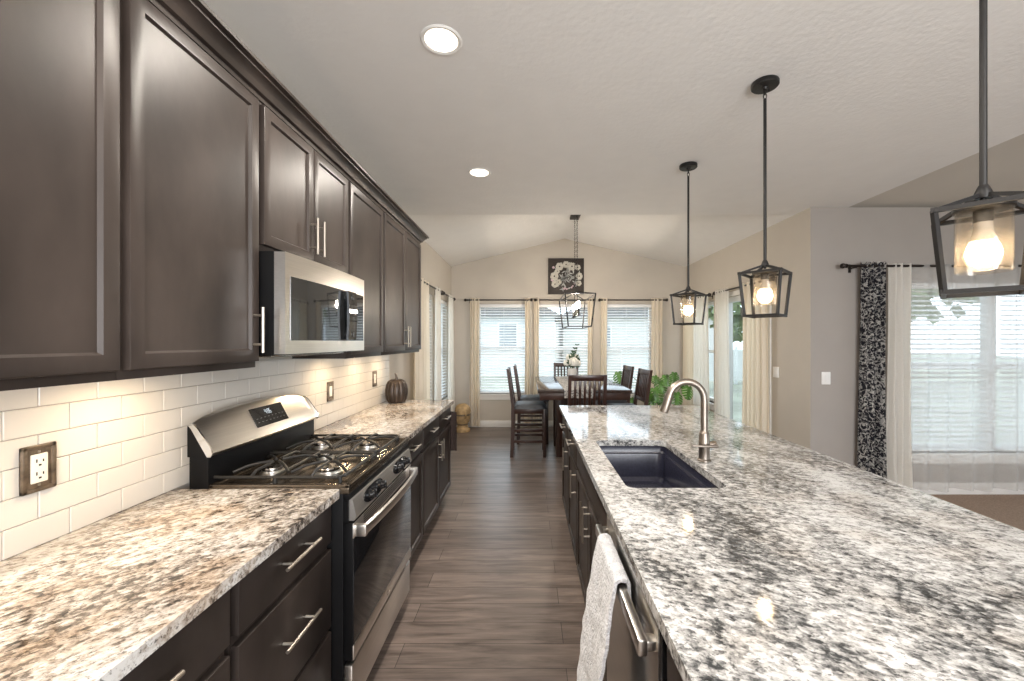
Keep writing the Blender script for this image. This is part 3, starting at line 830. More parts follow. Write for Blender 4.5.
# ---- microwave
def microwave():
    y0, y1, z0, z1 = 1.546, 2.288, 1.412, 1.804
    t = thing('microwave', 'stainless over-range microwave with dark glass door', 'microwave', (-1.14, 1.917, z0))
    obj('case', MB().box(LX+.012, -.955, y0, y1, z0, z1, .004), M['black'], t)
    obj('grease_filter', MB().box(-1.27, -1.0, y0+.06, y1-.06, z0-.012, z0-.001, .003), M['steel_dark'], t)
    # bowed stainless door slab
    n = 24
    def bow(y): s = (y-y0)/(y1-y0)*2-1; return -.913+.014*(1-s*s)
    b = MB(); bm = b.b; ys = [y0+(y1-y0)*k/n for k in range(n+1)]
    fr = [[bm.verts.new((bow(y), y, z)) for z in (z0+.003, z1-.003)] for y in ys]
    bk = [[bm.verts.new((-.9545, y, z)) for z in (z0+.003, z1-.003)] for y in ys]
    for k in range(n):
        bm.faces.new((fr[k][0], fr[k+1][0], fr[k+1][1], fr[k][1])); bm.faces.new((bk[k][0], bk[k][1], bk[k+1][1], bk[k+1][0]))
        bm.faces.new((fr[k][0], bk[k][0], bk[k+1][0], fr[k+1][0])); bm.faces.new((fr[k][1], fr[k+1][1], bk[k+1][1], bk[k][1]))
    bm.faces.new((fr[0][0], fr[0][1], bk[0][1], bk[0][0])); bm.faces.new((fr[n][0], bk[n][0], bk[n][1], fr[n][1]))
    d = obj('door', b, M['steel'], t)
    def panel(a, c, p, q, off, m, name):
        b = MB(); bm = b.b; k = 16; yy = [a+(c-a)*i/k for i in range(k+1)]
        f = [[bm.verts.new((bow(y)+off, y, z)) for z in (p, q)] for y in yy]; g = [[bm.verts.new((bow(y)-.002, y, z)) for z in (p, q)] for y in yy]
        for i in range(k):
            bm.faces.new((f[i][0], f[i+1][0], f[i+1][1], f[i][1])); bm.faces.new((f[i][0], g[i][0], g[i+1][0], f[i+1][0])); bm.faces.new((f[i][1], f[i+1][1], g[i+1][1], g[i][1]))
        bm.faces.new((f[0][0], f[0][1], g[0][1], g[0][0])); bm.faces.new((f[k][0], g[k][0], g[k][1], f[k][1]))
        return obj(name, b, m, d)
    panel(y0+.030, y1-.018, z0+.055, z1-.092, .002, M['mirrorglass'], 'window')
    panel(y1-.165, y1-.022, z0+.06, z1-.097, .0035, M['blackgloss'], 'control_panel')
    h = MB(); yh = 2.045
    R9 = Matrix.Rotation(0, 3, 'Z')
    for za, zb, o in ((z0+.075, z0+.10, .018), (z1-.135, z1-.11, .018)): h.box(bow(yh)-.002, bow(yh)+.030, yh-.016, yh+.016, za, zb, .003)
    pr = []
    for k in range(13):
        q = k/12; pr.append((bow(yh)+.026+.006*math.sin(PI*q), z0+.060+(z1-z0-.155)*q))
    h.prism(pr+[(x-.010, z) for x, z in reversed(pr)], 'Y', yh-.046, yh+.046)
    obj('handle', h, M['blackgloss'], d)
microwave()

# ---- range
def gas_range():
    y0, y1 = 1.534, 2.292; yc = (y0+y1)/2
    t = thing('gas_range', 'freestanding stainless and black gas range between the tan counters', 'range', (-1.0, yc, 0))
    XB, XF = -1.264, -.690
    obj('body', MB().box(XB+.0, XF, y0, y1, .05, .895, .003).box(XB, XB+.072, y0, y1, .895, 1.040, .003), M['black'], t)
    for x in (XB+.05, XF-.05):
        for y in (y0+.05, y1-.05): obj('leg', MB().lathe([(.02, 0), (.02, .012), (.012, .016), (.012, .052)], (x, y, 0), 12), M['black'], t)
    # cooktop tray with raised rim
    c = MB().box(XB+.073, -.668, y0-.002, y1+.002, .893, .921, .005)
    for p in ((XB+.073, XB+.095, y0-.002, y1+.002), (-.686, -.666, y0-.002, y1+.002), (XB+.073, -.666, y0-.002, y0+.018), (XB+.073, -.666, y1-.018, y1+.002)):
        c.box(*p, .915, .930, .005)
    obj('cooktop', c, M['cooktop'], t)
    for x, y, r in ((-1.055, y0+.165, .042), (-.825, y0+.165, .050), (-1.055, y1-.185, .042), (-.825, y1-.185, .046), (-.94, yc-.005, .034)):
        bn = obj('burner', MB().lathe([(r*1.12, .920), (r*1.10, .928), (r*.96, .931), (r*.94, .936), (0, .936)], (x, y, 0), 28), M['steel'], t)
        obj('burner_cap', MB().lathe([(r*.86, .9355), (r*.90, .938), (r*.90, .946), (r*.86, .949), (0, .9492)], (x, y, 0), 28), M['steel_dark'], bn)
    # two cast grates with bent fingers around each burner
    for gi, (a, e) in enumerate(((y0+.030, yc-.010), (yc+.010, y1-.030))):
        g = MB(); zt = .962; xa, xb = -1.225, -.705
        fr = [(xa+.02, a), (xb-.02, a), (xb, a+.02), (xb, e-.02), (xb-.02, e), (xa+.02, e), (xa, e-.02), (xa, a+.02)]
        g.tube([(x, y, .948) for x, y in fr], .0062, 8, closed=True)
        for x, y in ((xa, a), (xb, a), (xa, e), (xb, e), ((xa+xb)/2, a), ((xa+xb)/2, e)):
            xx = min(max(x, xa+.012), xb-.012); yy = min(max(y, a+.006), e-.006)
            g.tube([(xx, yy, .922), (xx, yy, .950)], .008, 8)
        cy = (a+e)/2
        for cx in (-1.055, -.825):
            for k in range(4):
                an = PI/4+k*PI/2
                ex, ey = math.cos(an), math.sin(an)
                px = cx+ex*.155; py = cy+ey*.155
                px = min(max(px, xa), xb); py = min(max(py, a), e)
                g.tube([(px, py, .948), (cx+ex*.105, cy+ey*.105, .963), (cx+ex*.062, cy+ey*.062, .966), (cx+ex*.018, cy+ey*.018, .964)], .0058, 8)
            g.tube([(cx, a, .948), (cx, a+.035, .964), (cx, cy-.03, .966)], .0056, 8)
            g.tube([(cx, e, .948), (cx, e-.035, .964), (cx, cy+.03, .966)], .0056, 8)
        xm = (xa+xb)/2
        g.tube([(xm, a, .950), (xm, e, .950)], .006, 8)
        obj('grate', g, M['iron'], t)
    # backguard: black riser and leaning bowed stainless console with rounded ends
    bg = MB(); n = 26; bm = bg.b
    rings = []
    for k in range(n+1):
        s = k/n*2-1; y = y0-.004+(y1-y0+.008)*k/n
        crown = .030*(1-abs(s)**2.4)
        zt = 1.152+.018*(1-abs(s)**9)+.026*(1-s*s); fb = .012*(1-s*s)
        prof = [(XB+.002, 1.036), (-1.183+fb, 1.036), (-1.176+fb, 1.046), (-1.190+fb, 1.075), (-1.236+fb*.5, zt-.020), (-1.245+fb*.4, zt-.005), (-1.256, zt), (XB+.002, zt-.004)]
        rings.append([bm.verts.new((x, y, z)) for x, z in prof])
    m_ = len(rings[0])
    for p, q in zip(rings, rings[1:]):
        for i in range(m_): bm.faces.new((p[i], p[(i+1) % m_], q[(i+1) % m_], q[i]))
    bm.faces.new(rings[0][::-1]); bm.faces.new(rings[-1])
    bgo = obj('backguard', bg, M['steel'], t)
    for ya, yb in ((y0-.010, y0-.0035), (y1+.0035, y1+.010)):
        e = MB().prism([(-1.190, 1.034), (-1.176, 1.034), (-1.170, 1.046), (-1.178, 1.072), (-1.228, 1.142), (-1.240, 1.156), (-1.254, 1.160), (-1.262, 1.154), (-1.250, 1.140)], 'Y', ya, yb)
        obj('end_cap', e, M['chrome'], bgo)
        e = MB().prism([(XB+.001, 1.034), (-1.191, 1.034), (-1.251, 1.139), (XB+.001, 1.150)], 'Y', ya+.001, yb-.001)
        obj('side_panel', e, M['black'], bgo)
    # display set in the console's slanted face
    sl = Vector((-1.219-(-1.183), 0, .068)); 
    dn = Vector((.085, 0, .046)).normalized()
    def P(y, f, off): 
        s = (y-y0)/(y1-y0)*2-1; fb = .012*(1-s*s)
        c0 = Vector((-1.188+fb, y, 1.072)); c1 = Vector((-1.236+fb*.5, y, 1.152+.018*(1-abs(s)**9)+.026*(1-s*s)-.020))
        return c0.lerp(c1, f)+dn*off
    def patch(a, c, f0, f1, off, name, m, par):
        b = MB(); b.faces([P(a, f0, off), P(c, f0, off), P(c, f1, off), P(a, f1, off), P(a, f0, -.003), P(c, f0, -.003), P(c, f1, -.003), P(a, f1, -.003)],
                          [(0, 1, 2, 3), (4, 7, 6, 5), (0, 4, 5, 1), (1, 5, 6, 2), (2, 6, 7, 3), (3, 7, 4, 0)])
        return obj(name, b, m, par)
    patch(1.80, 2.03, .12, .90, .003, 'control_display', M['blackgloss'], bgo)
    # clock digits 5:42 style strokes and rows of touch keys
    seg = {'0': 'abcdef', '1': 'bc', '2': 'abged', '3': 'abgcd', '4': 'fgbc', '5': 'afgcd', '6': 'afgedc', '7': 'abc', '8': 'abcdefg', '9': 'abcdfg'}
    dg = MB()
    def stroke(ya, fa, yb, fb_):
        w = .0016; p, q = P(ya, fa, .0042), P(yb, fb_, .0042)
        dg.bar(p, q, w, .0008)
    yy = 1.888
    for ch in '4:06':
        if ch == ':':
            stroke(yy, .60, yy, .63); stroke(yy, .68, yy, .71); yy += .006; continue
        w = .008; lo, mi, hi_ = .56, .655, .75
        S_ = {'a': (0, hi_, w, hi_), 'b': (w, hi_, w, mi), 'c': (w, mi, w, lo), 'd': (0, lo, w, lo), 'e': (0, mi, 0, lo), 'f': (0, hi_, 0, mi), 'g': (0, mi, w, mi)}
        for c in seg[ch]:
            a = S_[c]; stroke(yy+a[0], a[1], yy+a[2], a[3])
        yy += .013
    obj('clock_digits', dg, M['display'], bgo)
    kb = MB()
    for f in (.30, .45):
        for k in range(8):
            y = 1.82+k*.0265
            kb.bar(P(y-.004, f, .0036), P(y+.004, f, .0036), .003, .0008)
    obj('touch_keys', kb, M['paintgrey'], bgo)
    # slanted knob panel
    b = MB().prism([(-.690, .790), (-.655, .790), (-.646, .806), (-.660, .870), (-.690, .870)], 'Y', y0+.012, y1-.012)
    obj('front_skirt', MB().box(-.6895, -.667, y0+.001, y1-.001, .8705, .893, .003).box(-.6895, -.672, y0+.001, y0+.0115, .787, .8705).box(-.6895, -.672, y1-.0115, y1-.001, .787, .8705), M['black'], t)
    kp = obj('control_panel', b, M['steel_panel'], t)
    nx, nz = .977, .214
    def kpt(y, z, off):
        x = -.646-(z-.806)*(.018/.082); return Vector((x+nx*off, y, z+nz*off))
    for pair in ((y0+.150, y0+.255), (y1-.255, y1-.150)):
        ov = MB(); c = sum(pair)/2; prof = []
        for k in range(28):
            an = 2*PI*k/28; yo = math.copysign(abs(math.cos(an))**.7, math.cos(an))*.105; zo = math.sin(an)*.029
            prof.append((c+yo, .838+zo))
        fr_ = [ov.b.verts.new(kpt(y, z, .004)) for y, z in prof]; bk_ = [ov.b.verts.new(kpt(y, z, -.002)) for y, z in prof]
        ov.b.faces.new(fr_)
        for k in range(28): ov.b.faces.new((fr_[k], fr_[(k+1) % 28], bk_[(k+1) % 28], bk_[k]))
        obj('knob_surround', ov, M['blackgloss'], kp)
        for y in pair:
            k = MB().lathe([(.022, 0), (.022, .006), (.018, .010), (.016, .028), (.013, .031), (0, .031)], (0, 0, 0), 20, axis='X')
            k.box(.010, .034, -.004, .004, -.017, .017, .002)
            R = Matrix.Rotation(-.2157, 4, 'Y'); k.xform(Matrix.Translation(kpt(y, .838, .003)) @ R)
            obj('knob', k, M['blackgloss'], kp)
    # oven door
    b = MB().box(-.690, -.655, y0+.004, y1-.004, .268, .784, .004)
    d = obj('oven_door', b, M['black'], t)
    obj('oven_window', MB().box(-.657, -.6525, y0+.006, y1-.006, .328, .722, .003), M['blackgloss'], d)
    obj('lower_rail', MB().box(-.662, -.6525, y0+.005, y1-.005, .270, .326, .003), M['steel'], d)
    obj('upper_rail', MB().box(-.662, -.6540, y0+.005, y1-.005, .724, .782, .003), M['steel_panel'], d)
    v = MB()
    for k in range(5):
        z = .738+k*.009
        v.box(-.657, -.6535, y0+.10, y1-.10, z, z+.0042)
    obj('vent_slot', v, M['slot'], d)
    h = MB(); pts = []
    for k in range(17):
        s = k/16*2-1; y = yc+s*.362
        pts.append((-.618+.030*(1-s*s), y, .752+.012*(1-s*s)))
    bm = h.b; rr = []
    for (x, y, z) in pts: rr.append([bm.verts.new((x+a, y, z+c)) for a, c in ((-.004, .020), (.006, .016), (.008, -.010), (.004, -.018), (-.005, -.016))])
    for p, q in zip(rr, rr[1:]):
        for i in range(5): bm.faces.new((p[i], p[(i+1) % 5], q[(i+1) % 5], q[i]))
    bm.faces.new(rr[0][::-1]); bm.faces.new(rr[-1])
    for s in (-1, 1): h.box(-.657, -.612, yc+s*.352-.012, yc+s*.352+.012, .728, .772, .004)
    obj('handle', h, M['steel'], d)
    em = MB().lathe([(.011, -.6552), (.011, -.6525), (.009, -.6515), (0, -.6515)], (0, yc, .297), 20, axis='X')
    obj('badge', em, M['chrome'], d)
    obj('storage_drawer', MB().box(-.690, -.658, y0+.004, y1-.004, .085, .252, .005), M['steel'], t)
gas_range()

# ---- pumpkin
b = thing('pumpkin', 'dark pewter ribbed decorative pumpkin on the far end of the tan counter', 'pumpkin', (-1.185, 3.70, CZT))
prof = [(0, .003), (.045, 0), (.075, .006), (.093, .035), (.101, .08), (.101, .12), (.094, .16), (.078, .192), (.050, .208), (.022, .206), (0, .198)]
obj('shell', MB().lathe([(r, CZT+z) for r, z in prof], (-1.185, 3.70, 0), 80, ribs=10, ribamp=.09, cap=False), M['pumpkin'], b)
obj('stem', MB().tube([(-1.185, 3.70, CZT+.196), (-1.184, 3.70, CZT+.222), (-1.190, 3.70, CZT+.246), (-1.198, 3.70, CZT+.262)], [.017, .011, .009, .006], 8), M['pumpkin'], b)

# ================================================================ ISLAND
IX0, IX1, IYE = .2635, 1.433, 3.54
SX0, SX1, SY0, SY1 = .370, .752, 1.542, 2.285
slab('island_countertop', 'grey and white speckled granite island slab around the sink', (IX0, IX1, -.35, IYE), M['granite_grey'], (SX0, SX1, SY0, SY1))
FX = .286   # island front plane facing the range
def island_unit(label, y0, y1, kind):
    t = thing('island_cabinet', label, 'cabinet', (.6, (y0+y1)/2, 0), 'island base cabinets')
    if kind == 'sink':
        b = MB()
        b.box(FX+.021, .905, y0+.001, y0+.019, .10, .8835).box(FX+.021, .905, y1-.019, y1-.001, .10, .8835).box(FX+.021, .905, y0+.019, y1-.019, .10, .118).box(.887, .905, y0+.019, y1-.019, .118, .8835)
        b.box(FX+.021, FX+.04, y0+.019, y1-.019, .70, .8835)
        obj('carcass', b, M['espresso'], t)
        obj('toe_kick', MB().box(FX+.085, .895, y0, y1, 0, .10), M['espresso_dark'], t)
    else: carcass(t, FX+.021, .905, y0+.001, y1-.001, .10, .8835, -1)
    g = .008; w = (y1-y0)/2
    if kind == 'sink':
        obj('false_front', front(FX, -1, y0+g, y1-g, .727, .864, shaker=False), M['espresso'], t)
        for k in (0, 1):
            a, c = (y0+g, y0+w-.002) if k == 0 else (y0+w+.002, y1-g)
            d = obj('door', front(FX, -1, a, c, .125, .702), M['espresso'], t)
            bar_pull(d, FX, -1, c-.035 if k == 0 else a+.035, .60, .165, True)
    else:
        d = obj('drawer', front(FX, -1, y0+g, y1-g, .727, .864, shaker=False), M['espresso'], t)
        bar_pull(d, FX, -1, (y0+y1)/2, .80, .16, False)
        d = obj('door', front(FX, -1, y0+g, y1-g, .125, .702), M['espresso'], t)
        bar_pull(d, FX, -1, y0+.045, .60, .165, True)
    return t
island_unit('dark sink base cabinet of the island below the false front', 1.492, 2.452, 'sink')
island_unit('dark one-drawer island cabinet just beyond the sink base', 2.452, 2.98, 'dr')
island_unit('dark one-drawer island cabinet at the far end by the dining table', 2.98, 3.505, 'dr')
island_unit('dark one-drawer island cabinet nearest the picture edge', .30, .862, 'dr')
b = MB().box(.906, 1.10, -.30, 3.505, 0, .8835, .002)
obj('island_back_panel', b, M['espresso'], None, 'dark back panel under the seating side of the island', 'panel')
# dishwasher
t = thing('dishwasher', 'stainless dishwasher in the island with bar handle holding a towel', 'dishwasher', (.6, 1.18, 0))
obj('tub', MB().box(.305, .90, .874, 1.486, .09, .878, .003), M['black'], t)
obj('toe_kick', MB().box(.36, .88, .878, 1.482, 0, .09), M['black'], t)
d = obj('door', MB().box(.281, .304, .890, 1.483, .115, .872, .006), M['steel'], t)
obj('control_strip', MB().box(.280, .304, .892, 1.481, .8725, .8790, .001), M['blackgloss'], d)
h = MB().box(.238, .260, .895, 1.470, .776, .814, .005)
for y in (.913, 1.452): h.box(.252, .283, y-.014, y+.014, .784, .808, .004)
obj('handle', h, M['steel'], d)
obj('edge_trim', MB().box(.279, .304, .874, .888, .105, .872, .002), M['blackgloss'], t)
# towel over the handle
TY0, TY1 = 1.09, 1.352
def tw(s, t):
    # t runs from the hidden back flap over the bar and down the front
    L = .13+t*0.82
    if L < .22: x, z = .2625, .597+L
    elif L < .29: a = (L-.22)/.07*PI; x, z = .2490+.0135*math.cos(a), .817+.008*math.sin(a)
    else: q = (L-.29)/.66; x, z = .2355-.060*q**.8, .817-.57*q
    q = max(0, (L-.29)/.66)
    y = TY0+(TY1-TY0)*s
    y += (s-.5)*.05*q
    k = noise.noise(Vector((s*3.1, L*3, 1.3)))
    y -= .012*q*math.sin(6*L)*(1 if s < .5 else 0)
    x -= q*(.026*(.5+.5*math.sin(7.5*s+1.5*L+.4))+.012*k)
    z -= .012*q*math.sin(5*s)
    x += .006*noise.noise(Vector((s*7, L*17, 4.2)))*min(1, q*4)
    y += .005*noise.noise(Vector((s*9, L*22, 7.7)))
    return Vector((x, y, z))
obj('hand_towel', MB().grid(48, 96, tw, .009), M['towel'], None, 'pale grey plush hand towel draped over the dishwasher handle', 'towel')
# undermount sink
t = thing('kitchen_sink', 'navy-black undermount basin sunk in the island granite', 'sink', ((SX0+SX1)/2, (SY0+SY1)/2, .69))
def rr(x0, x1, y0, y1, r, n=6):
    o = []
    for cx, cy, a0 in ((x1-r, y1-r, 0), (x0+r, y1-r, PI/2), (x0+r, y0+r, PI), (x1-r, y0+r, 3*PI/2)):
        for k in range(n+1):
            a = a0+PI/2*k/n; o.append((cx+r*math.cos(a), cy+r*math.sin(a)))
    return o
b = MB(); bm = b.b; e = .004
lv = [(-.022, .868, .05), (-.022, .8835, .05), (e*-1, .8835, .036), (e*-1, .852, .036), (-.001, .846, .036), (.012, .844, .036), (.014, .838, .036), (.020, .72, .04), (.036, .700, .055), (.06, .696, .06)]
rings = [[bm.verts.new((x, y, z)) for x, y in rr(SX0+o, SX1-o, SY0+o, SY1-o, r)] for o, z, r in lv]
for p, q in zip(rings, rings[1:]):
    for i in range(len(p)): bm.faces.new((p[i], p[(i+1) % len(p)], q[(i+1) % len(q)], q[i]))
bm.faces.new(rings[-1])
out = [[bm.verts.new((x, y, z)) for x, y in rr(SX0+o, SX1-o, SY0+o, SY1-o, .05)] for o, z in ((-.022, .868), (-.012, .85), (-.010, .69), (.02, .684))]
for p, q in zip(out, out[1:]):
    for i in range(len(p)): bm.faces.new((p[i], q[i], q[(i+1) % len(q)], p[(i+1) % len(p)]))
bm.faces.new(out[-1]); bmesh.ops.remove_doubles(bm, verts=bm.verts, dist=1e-5)
obj('basin', b, M['sink'], t)
obj('drain', MB().lathe([(.0, .699), (.030, .699), (.043, .7005), (.045, .698), (.045, .690), (0, .690)], ((SX0+SX1)/2, (SY0+SY1)/2+.05, 0), 24), M['steel'], t)
# faucet
t = thing('kitchen_faucet', 'brushed nickel gooseneck pull-down faucet behind the sink', 'faucet', (.808, 1.895, CZT))
fx, fy = .808, 1.895
obj('base', MB().lathe([(.030, CZT), (.030, CZT+.006), (.0245, CZT+.010), (.0235, CZT+.055), (.0245, CZT+.058), (.0245, CZT+.088), (.0235, CZT+.091), (.022, CZT+.128), (.018, CZT+.134), (.0165, CZT+.14)], (fx, fy, 0), 28), M['faucet'], t)
pts = [(fx, fy, CZT+.13), (fx, fy, 1.10), (fx, fy, 1.195)]
for k in range(1, 17):
    a = PI*.93*k/16; pts.append((fx-.081+.081*math.cos(a), fy, 1.197+.081*math.sin(a)))
obj('neck', MB().tube(pts, .0155, 16), M['faucet'], t)
p0 = Vector(pts[-1]); dr = (Vector(pts[-1])-Vector(pts[-2])).normalized(); dr = Vector((-.10, 0, -.30)).normalized()
obj('spray_head', MB().tube([p0-dr*.004, p0+dr*.004, p0+dr*.02, p0+dr*.075, p0+dr*.082], [.0162, .0175, .0175, .0195, .0175], 18), M['faucet'], t)
obj('valve_hub', MB().lathe([(.0, .055), (.014, .055), (.0165, .052), (.0165, .012), (.015, 0)], (fx, fy, CZT+.073), 20, axis='X'), M['faucet'], t)
obj('lever', MB().tube([(fx+.046, fy-.012, CZT+.073), (fx+.042, fy-.040, CZT+.076), (fx-.02, fy-.050, CZT+.078), (fx-.075, fy-.050, CZT+.082)], [.008, .0075, .006, .005], 10), M['faucet'], t)
# ================================================================ LIGHTS
# three lantern pendants over the island, turned cornerwise
def pendant(label, x, y):
    t = thing('pendant_light', label, 'pendant light', (x, y, 1.59), 'lantern pendants over the island')
    cz = CZ
    cn = obj('canopy', MB().lathe([(0, cz-.0005), (.060, cz-.0005), (.0625, cz-.006), (.0625, cz-.020), (.058, cz-.025), (.014, cz-.027), (.010, cz-.036), (0, cz-.036)], (x, y, 0), 28), M['lampblack'], t)
    s = MB()
    for a in (.6, .6+PI): s.lathe([(.005, cz-.030), (.005, cz-.024)], (x+.04*math.cos(a), y+.04*math.sin(a), 0), 10)
    obj('canopy_screw', s, M['lampblack'], cn)
    ch = MB()
    for k in range(2):
        z = cz-.047-k*.022
        pts = [(x+(.008*math.cos(a) if k else 0), y+(0 if k else .008*math.cos(a)), z+.015*math.sin(a)) for a in [2*PI*j/12 for j in range(12)]]
        ch.tube(pts, .0026, 6, closed=True)
    obj('chain', ch, M['lampblack'], t)
    obj('stem', MB().tube([(x, y, cz-.082), (x, y, cz-.095), (x, y, 1.855)], .0075, 12), M['lampblack'], t)
    zt, zb, za = 1.799, 1.590, 1.842
    rt, rb = .127, .102     # half diagonals
    f = MB(); C4 = [(math.cos(a), math.sin(a)) for a in (0, PI/2, PI, 3*PI/2)]
    T4 = [Vector((x+rt*c, y+rt*s_, zt)) for c, s_ in C4]; B4 = [Vector((x+rb*c, y+rb*s_, zb)) for c, s_ in C4]
    for k in range(4):
        f.bar(T4[k], T4[(k+1) % 4], .011, .011); f.bar(B4[k], B4[(k+1) % 4], .011, .011)
        f.bar(B4[k], T4[k], .011, .011)
        f.bar(T4[k], (x, y, za), .010, .010)
    for k in range(4):
        f.obox(T4[k], (.013, .013, .013), Matrix.Rotation(PI/4, 3, 'Z')); f.obox(B4[k], (.013, .013, .013), Matrix.Rotation(PI/4, 3, 'Z'))
    f.lathe([(.016, za-.012), (.018, za), (.012, za+.016), (.009, za+.022)], (x, y, 0), 16)
    obj('cage', f, M['lampblack'], t)
    so = MB().tube([(x, y, za-.01), (x, y, 1.822)], .006, 8).lathe([(.055, 1.812), (.057, 1.809), (.057, 1.800), (.0535, 1.798)], (x, y, 0), 32).lathe([(.017, 1.806), (.019, 1.802), (.019, 1.772), (.016, 1.768)], (x, y, 0), 20)
    obj('socket', so, M['lampblack'], t)
    obj('glass_shade', MB().lathe([(.0525, 1.805), (.0525, 1.642), (.0502, 1.640), (.0495, 1.803)], (x, y, 0), 40, cap=False), M['shade_glass'], t)
    obj('bulb', MB().lathe([(0, 1.655), (.016, 1.657), (.027, 1.666), (.0335, 1.682), (.0335, 1.693), (.029, 1.710), (.024, 1.720)], (x, y, 0), 24), M['bulb'], t)
    obj('bulb_base', MB().lathe([(.0245, 1.7195), (.0215, 1.735), (.018, 1.750), (.0165, 1.769), (0, 1.770)], (x, y, 0), 24), M['collar'], t)
PX = 1.168
pendant('black lantern pendant hanging nearest at the picture edge', PX, 1.058)
pendant('black lantern pendant hanging between the nearest and the smallest one', PX, 2.035)
pendant('black lantern pendant hanging above the faucet end of the island', 1.158, 2.985)

# recessed cans
def can(label, x, y, group, z=CZ):
    t = thing('recessed_light', label, 'recessed light', (x, y, z), group)
    obj('trim_ring', MB().lathe([(.086, z+.0005), (.088, z-.003), (.082, z-.007), (.070, z-.004), (.067, z+.0005)], (x, y, 0), 40, cap=False), M['white'], t)
    obj('lens', MB().lathe([(0, z-.0025), (.05, z-.0025), (.069, z-.0015), (.069, z+.0005), (0, z+.0005)], (x, y, 0), 36), M['can_lens'], t)
    L = area_light('can_glow', (0, 0, 0), (0, 0, 0), .13, .13, CAN_W, (1.0, .92, .82), 'DISK'); L.parent = t; L.location = (0, 0, -.010)
can('round recessed ceiling light nearest the camera, larger in view', -.370, 1.749, 'recessed ceiling lights')
can('round recessed ceiling light further along towards the nook', -.372, 3.12, 'recessed ceiling lights')
can('added unseen recessed ceiling light above the near end of the aisle', -.37, .38, 'recessed ceiling lights')  # this and the next two are unseen cans added as room fill
can('added unseen recessed ceiling light behind the camera', -.37, -1.0, 'recessed ceiling lights')
can('added unseen recessed ceiling light behind the camera over the island', 1.17, -.6, 'recessed ceiling lights')

# linear lantern over the dining table
def chandelier():
    x, ya, yb = .645, 5.12, 6.08; yc = (ya+yb)/2
    zc = RIDGE_Z-.034*0
    t = thing('lantern_chandelier', 'long black open-frame lantern chandelier over the dining table', 'chandelier', (x, yc, 1.655))
    ztop = RIDGE_Z-(x-RIDGE_X)/(RX-RIDGE_X)*(RIDGE_Z-CZ)
    obj('canopy', MB().box(x-.065, x+.065, yc-.20, yc+.20, ztop-.040, ztop-.003, .006), M['lampblack'], t)
    for y in (yc-.14, yc+.14):
        ch = MB(); z = ztop-.045; k = 0
        while z > 2.150:
            pts = [(x+(.008*math.cos(a) if k % 2 else 0), y+(0 if k % 2 else .008*math.cos(a)), z-.016+.018*math.sin(a)) for a in [2*PI*j/10 for j in range(10)]]
            ch.tube(pts, .0028, 5, closed=True); z -= .029; k += 1
        obj('chain', ch, M['lampblack'], t)
    f = MB(); zt, zb, zr = 2.062, 1.655, 2.125
    wt, wb, it = .190, .145, .055
    T4 = [(x-wt, ya, zt), (x+wt, ya, zt), (x+wt, yb, zt), (x-wt, yb, zt)]
    B4 = [(x-wb, ya+it, zb), (x+wb, ya+it, zb), (x+wb, yb-it, zb), (x-wb, yb-it, zb)]
    for k in range(4):
        f.bar(T4[k], T4[(k+1) % 4], .012, .012); f.bar(B4[k], B4[(k+1) % 4], .012, .012); f.bar(B4[k], T4[k], .012, .012)
    R0, R1 = (x, yc-.14, zr), (x, yc+.14, zr)
    f.bar(R0, R1, .012, .012)
    for p, r in ((T4[0], R0), (T4[1], R0), (T4[2], R1), (T4[3], R1)): f.bar(p, r, .010, .010)
    obj('cage', f, M['lampblack'], t)
    s = MB().tube([(x, yc-.14, zr), (x, yc-.14, 1.80)], .006, 8).tube([(x, yc+.14, zr), (x, yc+.14, 1.80)], .006, 8).tube([(x, yc-.34, 1.80), (x, yc+.34, 1.80)], .007, 8)
    obj('candle_arm', s, M['lampblack'], t)
    for k in range(5):
        y = yc-.32+k*.16
        c = obj('candle', MB().lathe([(.024, 1.803), (.026, 1.808), (.012, 1.812), (.011, 1.815), (.011, 1.895), (.009, 1.898)], (x, y, 0), 14), M['lampblack'], t)
        obj('bulb', MB().lathe([(.007, 1.898), (.013, 1.912), (.0165, 1.932), (.013, 1.958), (.005, 1.982), (0, 1.988)], (x, y, 0), 14), M['candle_bulb'], c)
chandelier()

# ================================================================ DINING NOOK
def table():
    x0, x1, y0, y1 = .105, 1.160, 4.60, 6.36; z = .920
    t = thing('dining_table', 'dark counter-height dining table with glossy top in the nook', 'table', ((x0+x1)/2, (y0+y1)/2, 0))
    obj('tabletop', MB().box(x0, x1, y0, y1, z-.035, z, .006), M['tabletop'], t)
    a = MB(); e = .02
    for p in ((x0+e, x1-e, y0+e, y0+e+.025), (x0+e, x1-e, y1-e-.025, y1-e), (x0+e, x0+e+.025, y0+e+.025, y1-e-.025), (x1-e-.025, x1-e, y0+e+.025, y1-e-.025)): a.box(*p, z-.115, z-.035, .002)
    obj('apron', a, M['cherry'], t)
    for lx in (.40, .865):
        for ly in (5.26, 5.80):
            obj('leg', MB().box(lx-.05, lx+.05, ly-.05, ly+.05, 0, z-.036, .006), M['cherry'], t)
    obj('shelf', MB().box(.45, .815, 5.25, 5.81, .20, .23, .003), M['cherry'], t)
    obj('base_rail', MB().box(.42, .845, 5.25, 5.275, .62, .72, .003).box(.42, .845, 5.785, 5.81, .62, .72, .003), M['cherry'], t)
table()
